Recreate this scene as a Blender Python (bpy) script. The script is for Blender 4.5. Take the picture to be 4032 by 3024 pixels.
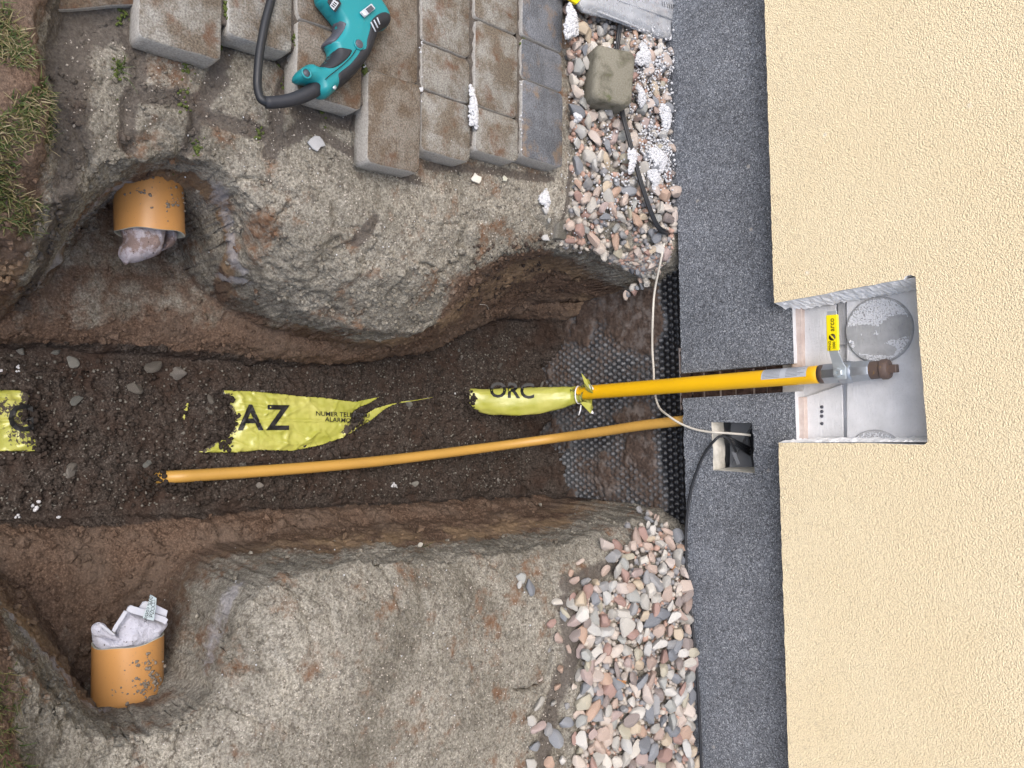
import bpy, bmesh, math, random
import numpy as np
from mathutils import Vector, Matrix

for o in list(bpy.data.objects):
    bpy.data.objects.remove(o)
S = bpy.context.scene
COL = S.collection
random.seed(7)
RNG = np.random.default_rng(7)

# ------------------------------------------------------------------ camera, light, exposure
TH = math.radians(42); RO = math.radians(1.8); FP = 3000.0; CH = 1.45; CL = 2.0
AX = np.array([0, math.sin(TH), -math.cos(TH)])
UU = np.array([0, math.cos(TH), math.sin(TH)]); VV = np.array([1., 0, 0])
E1 = UU*math.cos(RO) + VV*math.sin(RO)
ED = VV*math.cos(RO) - UU*math.sin(RO)
CAM = np.array([0, -CL, CH])
cd = bpy.data.cameras.new('camera'); cam = bpy.data.objects.new('camera', cd); COL.objects.link(cam)
cd.sensor_width = 36; cd.lens = FP/4032*36; cd.clip_start = 0.05; cd.clip_end = 200
m = Matrix.Identity(4)
for i in range(3):
    m[i][0] = E1[i]; m[i][1] = -ED[i]; m[i][2] = -AX[i]; m[i][3] = CAM[i]
cam.matrix_world = m
S.camera = cam
W = bpy.data.worlds.new('World'); S.world = W; W.use_nodes = True
nt = W.node_tree; nt.nodes.clear()
sky = nt.nodes.new('ShaderNodeTexSky'); sky.sky_type = 'NISHITA'; sky.sun_disc = False
SUN_EL = math.radians(58); SUN_AZ = math.radians(200)
sky.sun_elevation = SUN_EL; sky.sun_rotation = SUN_AZ; sky.dust_density = 4.0; sky.air_density = 1.0; sky.ozone_density = 1.0
bg = nt.nodes.new('ShaderNodeBackground'); bg.inputs['Strength'].default_value = 0.15
wo = nt.nodes.new('ShaderNodeOutputWorld')
nt.links.new(sky.outputs[0], bg.inputs[0]); nt.links.new(bg.outputs[0], wo.inputs[0])
sd = bpy.data.lights.new('sun', 'SUN'); sd.energy = 1.1; sd.angle = math.radians(50); sd.color = (1, 0.965, 0.92)
sun = bpy.data.objects.new('sun', sd); COL.objects.link(sun)
# direction to the sun (Nishita: rotation 0 is +Y, clockwise seen from above)
sv = Vector((math.sin(SUN_AZ)*math.cos(SUN_EL), math.cos(SUN_AZ)*math.cos(SUN_EL), math.sin(SUN_EL)))
sun.rotation_euler = sv.to_track_quat('Z', 'Y').to_euler()
S.view_settings.view_transform = 'Standard'; S.view_settings.look = 'None'
S.view_settings.gamma = 1; S.view_settings.use_curve_mapping = False
S.view_settings.exposure = 0.74
S.render.engine = 'CYCLES'

# ------------------------------------------------------------------ helpers
K = 4032/2212.0
def at(px, py, z=None, y=None):
    """photo position (4032 px) -> the point of a real plane (z=const or y=const) it shows"""
    d = AX + (px-2016)/FP*E1 + (py-1512)/FP*ED
    t = (z-CH)/d[2] if z is not None else (y+CL)/d[1]
    return CAM + t*d
def atF(x, y_, z=None, y=None): return at(x*K, y_*K, z, y)

def tag(o, label=None, cat=None, group=None, kind=None):
    if label: o['label'] = label
    if cat: o['category'] = cat
    if group: o['group'] = group
    if kind: o['kind'] = kind
    return o
def empty(name, loc=(0, 0, 0), **k):
    o = bpy.data.objects.new(name, None); COL.objects.link(o); o.location = loc; o.empty_display_size = .05
    return tag(o, **k)
def link(name, me, mats, parent=None, loc=None, smooth=True, **k):
    if not isinstance(mats, (list, tuple)): mats = [mats]
    if not me.materials:
        for mm in mats: me.materials.append(mm)
    if smooth is not None and len(me.polygons):
        me.polygons.foreach_set('use_smooth', [smooth]*len(me.polygons))
    o = bpy.data.objects.new(name, me); COL.objects.link(o)
    if parent is not None:
        o.parent = parent
        if parent.location.length > 0 and loc is None:
            o.matrix_parent_inverse = Matrix.Translation(-parent.location)
    if loc is not None: o.location = loc
    return tag(o, **k)
def mesh(v, f, name='m'):
    me = bpy.data.meshes.new(name); me.from_pydata([tuple(map(float, p)) for p in v], [], [tuple(map(int, q)) for q in f]); me.update(); return me
def bm_mesh(bm):
    me = bpy.data.meshes.new('m'); bm.to_mesh(me); bm.free(); me.update(); return me
def shade_auto(o, ang=40):
    try:
        me = o.data
        me.polygons.foreach_set('use_smooth', [True]*len(me.polygons))
        me.set_sharp_from_angle(angle=math.radians(ang))
    except Exception: pass
    return o
def bevel(o, w, seg=3, ang=30):
    md = o.modifiers.new('bevel', 'BEVEL'); md.width = w; md.segments = seg; md.limit_method = 'ANGLE'; md.angle_limit = math.radians(ang)
    return o

def catmull(P, n=6, closed=False):
    P = [np.array(p, float) for p in P]; N = len(P); out = []
    rng = range(N) if closed else range(N-1)
    for i in rng:
        if closed: a, b, c, d = P[(i-1) % N], P[i], P[(i+1) % N], P[(i+2) % N]
        else: a, b, c, d = P[max(i-1, 0)], P[i], P[i+1], P[min(i+2, N-1)]
        for k in range(n):
            t = k/n
            out.append(.5*((2*b)+(-a+c)*t+(2*a-5*b+4*c-d)*t*t+(-a+3*b-3*c+d)*t**3))
    if not closed: out.append(P[-1])
    return out

def tube(P, r, seg=12, caps=True, flat=1.0, upv=(0, 0, 1)):
    """tube along points; r may be a list; flat<1 squashes it along the second axis"""
    P = [Vector(p) for p in P]; n = len(P)
    R = r if isinstance(r, (list, tuple, np.ndarray)) else [r]*n
    v = []; f = []; ref = Vector(upv)
    for i, p in enumerate(P):
        t = (P[min(i+1, n-1)]-P[max(i-1, 0)]).normalized()
        s = t.cross(ref)
        if s.length < 1e-4: s = t.cross(Vector((1, 0, 0)))
        s.normalize(); q = s.cross(t).normalized(); ref = q
        for k in range(seg):
            a = 2*math.pi*k/seg
            v.append(p+s*math.cos(a)*R[i]+q*math.sin(a)*R[i]*flat)
    for i in range(n-1):
        for k in range(seg):
            k2 = (k+1) % seg
            f.append((i*seg+k, i*seg+k2, (i+1)*seg+k2, (i+1)*seg+k))
    if caps:
        f.append(tuple(range(seg))[::-1]); f.append(tuple((n-1)*seg+k for k in range(seg)))
    return mesh(v, f)

def frame_mesh(prof, axis, origin, seg=32, ngon=None):
    """lathe: prof = [(dist along axis, radius)]; ngon gives the number of flats"""
    seg = ngon or seg
    ax = Vector(axis).normalized(); ref = Vector((0, 1, 0)) if abs(ax.y) < .9 else Vector((1, 0, 0))
    s = ax.cross(ref).normalized(); q = s.cross(ax)
    v = []; f = []
    for d, r in prof:
        for k in range(seg):
            a = 2*math.pi*(k+.5)/seg
            v.append(Vector(origin)+ax*d+(s*math.cos(a)+q*math.sin(a))*r)
    n = len(prof)
    for i in range(n-1):
        for k in range(seg):
            k2 = (k+1) % seg
            f.append((i*seg+k, (i+1)*seg+k, (i+1)*seg+k2, i*seg+k2))
    f.append(tuple(range(seg))); f.append(tuple((n-1)*seg+k for k in range(seg))[::-1])
    me = mesh(v, f); bm = bmesh.new(); bm.from_mesh(me); bmesh.ops.recalc_face_normals(bm, faces=bm.faces); bm.to_mesh(me); bm.free()
    return me

def prism(poly, off):
    """poly: list of 3-D points (planar), off: vector to extrude"""
    bm = bmesh.new(); vs = [bm.verts.new(tuple(p)) for p in poly]; fa = bm.faces.new(vs)
    r = bmesh.ops.extrude_face_region(bm, geom=[fa])
    for e in r['geom']:
        if isinstance(e, bmesh.types.BMVert): e.co += Vector(off)
    bmesh.ops.recalc_face_normals(bm, faces=bm.faces)
    return bm_mesh(bm)
def box_me(lo, hi):
    lo, hi = np.minimum(lo, hi), np.maximum(lo, hi)
    return prism([(lo[0], lo[1], lo[2]), (hi[0], lo[1], lo[2]), (hi[0], hi[1], lo[2]), (lo[0], hi[1], lo[2])], (0, 0, hi[2]-lo[2]))

def hash2(ix, iy, seed):
    h = (ix.astype(np.int64)*374761393 + iy.astype(np.int64)*668265263 + seed*974634777) & 0x7fffffff
    h = ((h ^ (h >> 13))*1274126177) & 0x7fffffff
    h = (h ^ (h >> 16)) & 0xffffff
    return h/float(0xffffff)
def vnoise(x, y, sc, seed=0):
    x = np.asarray(x, float)*sc+1000.37; y = np.asarray(y, float)*sc+1000.71
    ix = np.floor(x); iy = np.floor(y); fx = x-ix; fy = y-iy
    fx = fx*fx*(3-2*fx); fy = fy*fy*(3-2*fy)
    a = hash2(ix, iy, seed); b = hash2(ix+1, iy, seed); c = hash2(ix, iy+1, seed); d = hash2(ix+1, iy+1, seed)
    return (a*(1-fx)+b*fx)*(1-fy)+(c*(1-fx)+d*fx)*fy
def fbm(x, y, sc, oct=4, seed=0, g=.5):
    s = 0; a = 1; t = 0
    for o in range(oct):
        s = s+a*(vnoise(x, y, sc*2**o, seed+o*17)-.5)*2; t += a; a *= g
    return s/t
def inside(P, poly):
    x, y = P[:, 0], P[:, 1]; r = np.zeros(len(P), bool); n = len(poly)
    for i in range(n):
        x1, y1 = poly[i][0], poly[i][1]; x2, y2 = poly[(i+1) % n][0], poly[(i+1) % n][1]
        if y1 == y2: continue
        c = ((y1 > y) != (y2 > y)) & (x < (x2-x1)*(y-y1)/(y2-y1)+x1)
        r ^= c
    return r
def seg_dist(P, pts, closed=True, foot=False):
    D = np.full(len(P), 1e9); Fx = np.zeros((len(P), 2)); n = len(pts)
    for i in range(n if closed else n-1):
        a = np.array(pts[i][:2]); b = np.array(pts[(i+1) % n][:2]); ab = b-a; l = ab@ab
        if l < 1e-14: continue
        t = np.clip(((P-a)@ab)/l, 0, 1); q = a+t[:, None]*ab
        d = np.hypot(P[:, 0]-q[:, 0], P[:, 1]-q[:, 1])
        if foot:
            mk = d < D; Fx[mk] = q[mk]
        D = np.minimum(D, d)
    return (D, Fx) if foot else D
def sstep(a, b, x):
    t = np.clip((x-a)/(b-a), 0, 1); return t*t*(3-2*t)

def sheet(poly, cell, topf, botf=None):
    """fill a plan polygon with a fine grid whose height comes from topf(xy, d) (d = distance to the outline)"""
    poly = np.array([p[:2] for p in poly]); lo = poly.min(0)-cell; hi = poly.max(0)+cell
    nx = int((hi[0]-lo[0])/cell)+2; ny = int((hi[1]-lo[1])/cell)+2
    X, Y = np.meshgrid(lo[0]+np.arange(nx)*cell, lo[1]+np.arange(ny)*cell, indexing='ij')
    P = np.stack([X.ravel(), Y.ravel()], 1)
    C = P+cell/2; ins = inside(C, poly).reshape(nx, ny)
    D, Ft = seg_dist(P, poly, foot=True); pin = inside(P, poly)
    mv = (~pin) | (D < .35*cell)
    P[mv] = Ft[mv]; D[mv] = 0
    idx = np.arange(nx*ny).reshape(nx, ny); faces = []
    for i in range(nx-1):
        for j in range(ny-1):
            if ins[i, j]: faces.append((idx[i, j], idx[i+1, j], idx[i+1, j+1], idx[i, j+1]))
    used = np.unique(np.array(faces)); mp = -np.ones(nx*ny, int); mp[used] = np.arange(len(used))
    faces = [tuple(mp[list(q)]) for q in faces]; P = P[used]; D = D[used]
    zt = topf(P, D); v = [(p[0], p[1], z) for p, z in zip(P, zt)]
    if botf is not None:
        zb = botf(P, D); n = len(v); v += [(p[0], p[1], z) for p, z in zip(P, zb)]
        ec = {}
        for q in faces:
            for k in range(4):
                e = (q[k], q[(k+1) % 4]); ec[e] = 1
        side = [e for e in ec if (e[1], e[0]) not in ec]
        faces = faces+[tuple(i+n for i in q[::-1]) for q in faces]+[(e[1], e[0], e[0]+n, e[1]+n) for e in side]
    me = mesh(v, faces)
    bm = bmesh.new(); bm.from_mesh(me); bmesh.ops.remove_doubles(bm, verts=bm.verts, dist=1e-5)
    bmesh.ops.dissolve_degenerate(bm, edges=bm.edges, dist=1e-6); bm.to_mesh(me); bm.free()
    return me

ico = bmesh.new(); bmesh.ops.create_icosphere(ico, subdivisions=1, radius=1); IV = np.array([v_.co[:] for v_ in ico.verts]); IF = np.array([[v_.index for v_ in f_.verts] for f_ in ico.faces]); ico.free()
ico = bmesh.new(); bmesh.ops.create_icosphere(ico, subdivisions=3, radius=1); IV3 = np.array([v_.co[:] for v_ in ico.verts]); IF3 = np.array([[v_.index for v_ in f_.verts] for f_ in ico.faces]); ico.free()
ico = bmesh.new(); bmesh.ops.create_icosphere(ico, subdivisions=2, radius=1); IV2 = np.array([v_.co[:] for v_ in ico.verts]); IF2 = np.array([[v_.index for v_ in f_.verts] for f_ in ico.faces]); ico.free()
def blobs(C, R, Vb=IV, Fb=IF, jit=.25, squash=None):
    C = np.asarray(C, float); R = np.asarray(R, float); n = len(C); k = len(Vb)
    rs = RNG.uniform(1-jit, 1+jit, (n, k, 1)); sc = RNG.uniform(.7, 1.2, (n, 1, 3)) if squash is None else squash
    # random turn about z then x
    a = RNG.uniform(0, 2*np.pi, n); b_ = RNG.uniform(-.6, .6, n)
    V = Vb[None]*rs*sc
    ca, sa, cb, sb = np.cos(a)[:, None], np.sin(a)[:, None], np.cos(b_)[:, None], np.sin(b_)[:, None]
    x, y, z = V[..., 0], V[..., 1], V[..., 2]
    x, y = x*ca-y*sa, x*sa+y*ca; y, z = y*cb-z*sb, y*sb+z*cb
    V = np.stack([x, y, z], -1)*R[:, None, None]+C[:, None, :]
    Fc = (Fb[None]+np.arange(n)[:, None, None]*k).reshape(-1, 3); V = V.reshape(-1, 3)
    me = bpy.data.meshes.new('blobs'); me.vertices.add(len(V)); me.vertices.foreach_set('co', V.astype(np.float32).ravel())
    me.loops.add(len(Fc)*3); me.loops.foreach_set('vertex_index', Fc.ravel().astype(np.int32)); me.polygons.add(len(Fc))
    me.polygons.foreach_set('loop_start', np.arange(0, len(Fc)*3, 3, dtype=np.int32)); me.polygons.foreach_set('loop_total', np.full(len(Fc), 3, np.int32)); me.update(calc_edges=True)
    return me
# ------------------------------------------------------------------ materials
def mat(name, rough=.8, spec=.3):
    m_ = bpy.data.materials.new(name); m_.use_nodes = True
    t = m_.node_tree; b = t.nodes['Principled BSDF']; b.inputs['Roughness'].default_value = rough
    b.inputs['Specular IOR Level'].default_value = spec
    return m_, t, b
def N(t, ty, **k):
    n = t.nodes.new('ShaderNode'+ty)
    for a, b in k.items():
        if a in n.inputs.keys() if hasattr(n.inputs, 'keys') else False: n.inputs[a].default_value = b
        else: setattr(n, a, b)
    return n
def coords(t, scale=None):
    tc = N(t, 'TexCoord'); return tc.outputs['Object']
def noise(t, co, sc, det=4, rough=.6, dim='3D'):
    n = N(t, 'TexNoise'); n.inputs['Scale'].default_value = sc; n.inputs['Detail'].default_value = det; n.inputs['Roughness'].default_value = rough
    t.links.new(co, n.inputs['Vector']); return n.outputs['Fac']
def voro(t, co, sc, feature='F1', out='Distance'):
    n = N(t, 'TexVoronoi'); n.feature = feature; n.inputs['Scale'].default_value = sc; t.links.new(co, n.inputs['Vector']); return n.outputs[out]
def ramp(t, fac, stops, mode='LINEAR'):
    r = N(t, 'ValToRGB'); r.color_ramp.interpolation = mode; e = r.color_ramp.elements
    while len(e) < len(stops): e.new(.5)
    for i, (p, c) in enumerate(stops):
        e[i].position = p; e[i].color = (c if len(c) == 4 else (*c, 1)) if hasattr(c, '__len__') else (c, c, c, 1)
    t.links.new(fac, r.inputs[0]); return r.outputs[0]
def mix(t, fac, a, b, mode='MIX'):
    n = N(t, 'Mix', data_type='RGBA', blend_type=mode)
    for s, v_ in ((0, fac), (6, a), (7, b)):
        if hasattr(v_, 'is_linked') or isinstance(v_, bpy.types.NodeSocket): t.links.new(v_, n.inputs[s])
        elif s == 0: n.inputs[0].default_value = v_
        else: n.inputs[s].default_value = (*v_, 1) if len(v_) == 3 else v_
    return n.outputs[2]
def math_(t, op, a, b=None, clamp=False):
    n = N(t, 'Math', operation=op); n.use_clamp = clamp
    for i, v_ in enumerate((a, b)):
        if v_ is None: continue
        if isinstance(v_, bpy.types.NodeSocket): t.links.new(v_, n.inputs[i])
        else: n.inputs[i].default_value = v_
    return n.outputs[0]
def bump(t, b, h, strength=.5, dist=.002):
    n = N(t, 'Bump'); n.inputs['Strength'].default_value = strength; n.inputs['Distance'].default_value = dist
    t.links.new(h, n.inputs['Height']); t.links.new(n.outputs[0], b.inputs['Normal']); return n
def setc(t, b, c): 
    if isinstance(c, bpy.types.NodeSocket): t.links.new(c, b.inputs['Base Color'])
    else: b.inputs['Base Color'].default_value = (*c, 1)

def dirty(name, base, rough=.45, dirt=(.10, .065, .045), amount=.5, sc=30, spec=.4, fine=250, bumpd=.0006, sheen=0):
    m_, t, b = mat(name, rough, spec); co = coords(t)
    n1 = noise(t, co, sc, 5, .65); n2 = noise(t, co, fine, 3)
    v1 = noise(t, co, 4, 2)
    c = mix(t, ramp(t, v1, [(.3, 0), (.7, 1)]), base, tuple(x*.86 for x in base))
    msk = ramp(t, n1, [(1-amount*.62, 0), (1-amount*.62+.06, 1)])
    c = mix(t, math_(t, 'MULTIPLY', msk, .9), c, dirt)
    sp = ramp(t, n2, [(.66, 0), (.72, 1)]); c = mix(t, math_(t, 'MULTIPLY', sp, min(1, amount*1.4)), c, dirt)
    setc(t, b, c); r = mix(t, msk, (rough,)*3, (.95,)*3); t.links.new(r, b.inputs['Roughness'])
    bump(t, b, n2, .25, bumpd)
    return m_
def plain(name, c, rough=.5, metal=0, spec=.4, var=.12, sc=60):
    m_, t, b = mat(name, rough, spec); co = coords(t); n = noise(t, co, sc, 4)
    setc(t, b, mix(t, n, tuple(x*(1-var) for x in c), tuple(min(1, x*(1+var)) for x in c))); b.inputs['Metallic'].default_value = metal
    r = ramp(t, n, [(.3, rough*.85), (.7, min(1, rough*1.2))]); t.links.new(r, b.inputs['Roughness'])
    return m_

# --- ground
def ground_mat():
    m_, t, b = mat('soil_and_sand', .95, .12); co = coords(t)
    at_ = N(t, 'Attribute', attribute_name='soil'); sep = N(t, 'SeparateColor'); t.links.new(at_.outputs['Color'], sep.inputs[0])
    br, cl, dk = sep.outputs[0], sep.outputs[1], sep.outputs[2]; al = at_.outputs['Alpha']
    big = noise(t, co, 7, 6, .6); med = noise(t, co, 28, 5, .65); fine = noise(t, co, 190, 3, .7); vfine = noise(t, co, 420, 2, .6)
    # sand: pale grains on grey, dark damp specks
    g = ramp(t, fine, [(.32, (.135, .128, .112)), (.45, (.232, .220, .195)), (.56, (.315, .301, .270)), (.70, (.44, .425, .39))])
    g2 = ramp(t, noise(t, co, 5.5, 8, .68), [(.34, (.48, .46, .42)), (.45, (.76, .745, .70)), (.55, (.93, .915, .87)), (.68, (1.16, 1.14, 1.08))])
    sand = mix(t, 1.0, g, g2, 'MULTIPLY')
    sp = ramp(t, voro(t, co, 260), [(.06, 1), (.14, 0)])
    sand = mix(t, math_(t, 'MULTIPLY', sp, ramp(t, med, [(.45, 0), (.6, .8)])), sand, (.62, .58, .50))
    sand = mix(t, ramp(t, noise(t, co, 65, 5, .75), [(.38, .8), (.49, 0)]), sand, (.105, .092, .078))
    sand = mix(t, ramp(t, noise(t, co, 48, 5, .75), [(.58, 0), (.70, .3)]), sand, (.50, .475, .42))
    rust = math_(t, 'MULTIPLY', ramp(t, noise(t, co, 9, 6, .72), [(.54, 0), (.64, 1)]), ramp(t, med, [(.38, .15), (.55, .85)]))
    sand = mix(t, rust, sand, (.15, .08, .045))
    # brown clay
    b1 = ramp(t, fine, [(.3, (.060, .040, .030)), (.5, (.120, .080, .058)), (.66, (.195, .135, .098)), (.78, (.34, .28, .22))])
    b1 = mix(t, ramp(t, big, [(.42, 0), (.62, .75)]), b1, mix(t, fine, (.085, .062, .050), (.19, .145, .112)))
    och = mix(t, fine, (.165, .110, .065), (.36, .26, .165))
    z = N(t, 'SeparateXYZ'); t.links.new(co, z.inputs[0])
    zz = math_(t, 'ADD', z.outputs[2], math_(t, 'MULTIPLY', math_(t, 'SUBTRACT', med, .5), .14))
    band = ramp(t, math_(t, 'ADD', zz, 1.0), [(.50, 0), (.62, .8), (.74, .75), (.80, .0)])
    brown = mix(t, math_(t, 'MULTIPLY', band, ramp(t, big, [(.46, 0), (.58, 1)])), b1, och)
    bm_ = math_(t, 'ADD', br, math_(t, 'MULTIPLY', math_(t, 'SUBTRACT', noise(t, co, 16, 6, .7), .5), 1.1))
    c = mix(t, ramp(t, bm_, [(.36, 0), (.62, 1)]), sand, brown)
    # trench bottom crumbs: alpha
    fl = ramp(t, fine, [(.33, (.022, .018, .015)), (.5, (.052, .042, .036)), (.64, (.095, .080, .070)), (.74, (.20, .185, .165))])
    fl = mix(t, ramp(t, noise(t, co, 9, 5, .6), [(.45, 0), (.65, .8)]), fl, mix(t, fine, (.028, .018, .014), (.070, .045, .034)))
    c = mix(t, ramp(t, math_(t, 'ADD', al, math_(t, 'MULTIPLY', math_(t, 'SUBTRACT', med, .5), .6)), [(.4, 0), (.62, 1)]), c, fl)
    clay = mix(t, fine, (.20, .195, .20), (.42, .41, .42))
    sm = N(t, 'Mapping'); t.links.new(co, sm.inputs['Vector']); sm.inputs['Scale'].default_value = (14, 60, 14); stk_ = noise(t, sm.outputs[0], 1.0, 5, .7)
    c = mix(t, ramp(t, math_(t, 'ADD', cl, math_(t, 'ADD', math_(t, 'MULTIPLY', math_(t, 'SUBTRACT', med, .5), .8), math_(t, 'MULTIPLY', math_(t, 'SUBTRACT', stk_, .5), 1.6))), [(.38, 0), (.70, .8)]), c, clay)
    dark = mix(t, fine, (.035, .030, .026), (.15, .13, .115))
    c = mix(t, ramp(t, math_(t, 'ADD', dk, math_(t, 'MULTIPLY', math_(t, 'SUBTRACT', med, .5), 1.0)), [(.4, 0), (.62, .85)]), c, dark)
    setc(t, b, c)
    h = math_(t, 'ADD', math_(t, 'MULTIPLY', fine, 1.0), math_(t, 'MULTIPLY', med, 1.6))
    h = math_(t, 'ADD', h, math_(t, 'MULTIPLY', vfine, .5))
    cr_ = voro(t, co, 85); h = math_(t, 'ADD', h, math_(t, 'MULTIPLY', math_(t, 'SUBTRACT', 1.0, cr_), .9))
    bump(t, b, h, .7, .0045)
    return m_
M = {}
M['ground'] = ground_mat()
def stone_mat(name, stops, sc=70, rough=.75, spk=.5, rnd=True, sat=1):
    m_, t, b = mat(name, rough, .35); co = coords(t)
    oi = N(t, 'ObjectInfo')
    base = ramp(t, oi.outputs['Random'], stops, 'CONSTANT')
    off = N(t, 'VectorMath', operation='ADD'); t.links.new(co, off.inputs[0])
    cm = N(t, 'CombineXYZ'); t.links.new(math_(t, 'MULTIPLY', oi.outputs['Random'], 37.), cm.inputs[0]); t.links.new(cm.outputs[0], off.inputs[1])
    co = off.outputs[0]
    n = noise(t, co, sc, 6, .65); n2 = noise(t, co, sc*5, 2)
    c = mix(t, .08, base, (.33, .31, .28)); c = mix(t, 1, c, ramp(t, n, [(.3, .60), (.5, .98), (.7, 1.25)]), 'MULTIPLY')
    c = mix(t, math_(t, 'MULTIPLY', ramp(t, n2, [(.62, 0), (.7, 1)]), spk), c, (.10, .07, .05))
    c = mix(t, math_(t, 'MULTIPLY', ramp(t, noise(t, co, 25, 3), [(.6, 0), (.7, 1)]), .35), c, (.60, .52, .45))
    setc(t, b, c); bump(t, b, n2, .35, .0015); return m_
PC = [(.42, .325, .275), (.36, .35, .325), (.50, .475, .43), (.33, .25, .215), (.25, .255, .265), (.45, .37, .32), (.45, .375, .28), (.145, .16, .185), (.41, .395, .365),
      (.35, .275, .26), (.52, .505, .475), (.39, .27, .205), (.30, .31, .30), (.46, .40, .365), (.22, .185, .175), (.38, .355, .28), (.50, .44, .39), (.29, .185, .16), (.42, .42, .41), (.20, .215, .24)]
M['pebble'] = stone_mat('pebble_stone', [(i/len(PC), c) for i, c in enumerate(PC)])
GC = [(.15, .15, .135), (.10, .10, .092), (.075, .068, .058), (.13, .12, .108), (.09, .095, .088)]
M['clod'] = stone_mat('grey_trench_stone', [(i/len(GC), c) for i, c in enumerate(GC)], 60, .95)

def paver_mat(name, a, bb, stain, stain_amt=.5, blue=None):
    m_, t, b = mat(name, .92, .18); tc = coords(t)
    oi = N(t, 'ObjectInfo'); off = N(t, 'VectorMath', operation='ADD'); t.links.new(tc, off.inputs[0])
    cm = N(t, 'CombineXYZ'); t.links.new(math_(t, 'MULTIPLY', oi.outputs['Random'], 23.), cm.inputs[0]); t.links.new(math_(t, 'MULTIPLY', oi.outputs['Random'], 11.), cm.inputs[1]); t.links.new(cm.outputs[0], off.inputs[1])
    co = off.outputs[0]
    fine = noise(t, co, 260, 3, .7); med = noise(t, co, 30, 6, .7); big = noise(t, co, 9, 4)
    c = mix(t, ramp(t, fine, [(.35, 0), (.68, 1)]), tuple(x*.55 for x in a), tuple(min(1, x*1.35) for x in a))
    c = mix(t, ramp(t, noise(t, co, 10, 7, .72), [(.42, 0), (.56, .95)]), c, mix(t, ramp(t, fine, [(.35, 0), (.68, 1)]), tuple(x*.5 for x in bb), tuple(x*1.3 for x in bb)))
    s = math_(t, 'MULTIPLY', ramp(t, noise(t, co, 13, 5, .65), [(.54, 0), (.64, 1)]), ramp(t, med, [(.35, .2), (.6, 1)]))
    c = mix(t, math_(t, 'MULTIPLY', s, stain_amt), c, stain)
    c = mix(t, ramp(t, voro(t, co, 190), [(.05, .55), (.12, 0)]), c, (.03, .028, .024))
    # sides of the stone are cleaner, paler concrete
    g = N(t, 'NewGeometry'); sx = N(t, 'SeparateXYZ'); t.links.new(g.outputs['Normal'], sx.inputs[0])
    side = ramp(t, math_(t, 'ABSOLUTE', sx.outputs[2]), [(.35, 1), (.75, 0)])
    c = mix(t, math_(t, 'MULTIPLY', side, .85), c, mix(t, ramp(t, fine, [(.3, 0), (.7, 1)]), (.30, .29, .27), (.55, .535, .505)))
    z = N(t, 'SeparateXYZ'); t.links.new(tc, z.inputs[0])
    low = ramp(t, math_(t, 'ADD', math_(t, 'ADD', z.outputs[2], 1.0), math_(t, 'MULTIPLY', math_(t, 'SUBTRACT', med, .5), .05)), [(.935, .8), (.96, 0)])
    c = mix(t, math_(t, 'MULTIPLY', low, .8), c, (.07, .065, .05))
    setc(t, b, c); bump(t, b, math_(t, 'ADD', fine, med), .6, .003); return m_
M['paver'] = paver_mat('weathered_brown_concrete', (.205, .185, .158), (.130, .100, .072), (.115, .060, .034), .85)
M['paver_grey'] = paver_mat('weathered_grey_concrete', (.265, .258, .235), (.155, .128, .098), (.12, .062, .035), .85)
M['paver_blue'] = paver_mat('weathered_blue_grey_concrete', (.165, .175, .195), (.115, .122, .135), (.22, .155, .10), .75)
def brick_mat():
    m_, t, b = mat('mossy_concrete', .95, .15); co = coords(t)
    fine = noise(t, co, 240, 3, .7); n = noise(t, co, 16, 4)
    c = mix(t, fine, (.09, .085, .062), (.31, .295, .245)); c = mix(t, ramp(t, n, [(.5, 0), (.65, .7)]), c, (.07, .065, .045))
    c = mix(t, ramp(t, noise(t, co, 22, 5), [(.6, 0), (.68, .6)]), c, (.07, .085, .025))
    setc(t, b, c); bump(t, b, math_(t, 'ADD', fine, n), .6, .003); return m_
M['brick'] = brick_mat()

def plaster_mat():
    m_, t, b = mat('yellow_scratch_render', .9, .2); co = coords(t)
    n = N(t, 'TexNoise'); n.inputs['Scale'].default_value = 70; n.inputs['Detail'].default_value = 2
    t.links.new(co, n.inputs['Vector'])
    mv = N(t, 'VectorMath', operation='MULTIPLY_ADD'); t.links.new(n.outputs['Color'], mv.inputs[0]); mv.inputs[1].default_value = (.008,)*3; t.links.new(co, mv.inputs[2])
    v = voro(t, mv.outputs[0], 310, 'SMOOTH_F1'); n2 = noise(t, co, 330, 3, .6); big = noise(t, co, 3.5, 4)
    grain = math_(t, 'SUBTRACT', 1.0, v)
    h = math_(t, 'ADD', math_(t, 'MULTIPLY', grain, 1.2), math_(t, 'MULTIPLY', n2, .9))
    base = mix(t, ramp(t, big, [(.35, 0), (.65, 1)]), (.860, .745, .515), (.840, .715, .480))
    c = mix(t, ramp(t, math_(t, 'ADD', math_(t, 'MULTIPLY', v, .8), math_(t, 'MULTIPLY', n2, .55)), [(.50, 0), (.82, .55)]), base, (.56, .45, .29))
    # white chalky scuff marks
    c = mix(t, math_(t, 'MULTIPLY', ramp(t, voro(t, co, 7.3), [(.03, .8), (.06, 0)]), ramp(t, n2, [(.45, 0), (.6, 1)])), c, (.85, .82, .76))
    setc(t, b, c); st_ = ramp(t, noise(t, co, 5, 6, .7), [(.60, 0), (.75, .22)]); c = mix(t, st_, c, (.62, .54, .40))
    zz_ = N(t, 'SeparateXYZ'); t.links.new(co, zz_.inputs[0]); sp_ = math_(t, 'MULTIPLY', ramp(t, zz_.outputs[2], [(.38, 1), (.55, 0)]), ramp(t, noise(t, co, 55, 4, .7), [(.56, 0), (.66, .45)])); c = mix(t, sp_, c, (.42, .34, .24))
    setc(t, b, c); bump(t, b, h, .8, .0030); return m_
M['render'] = plaster_mat()
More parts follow.
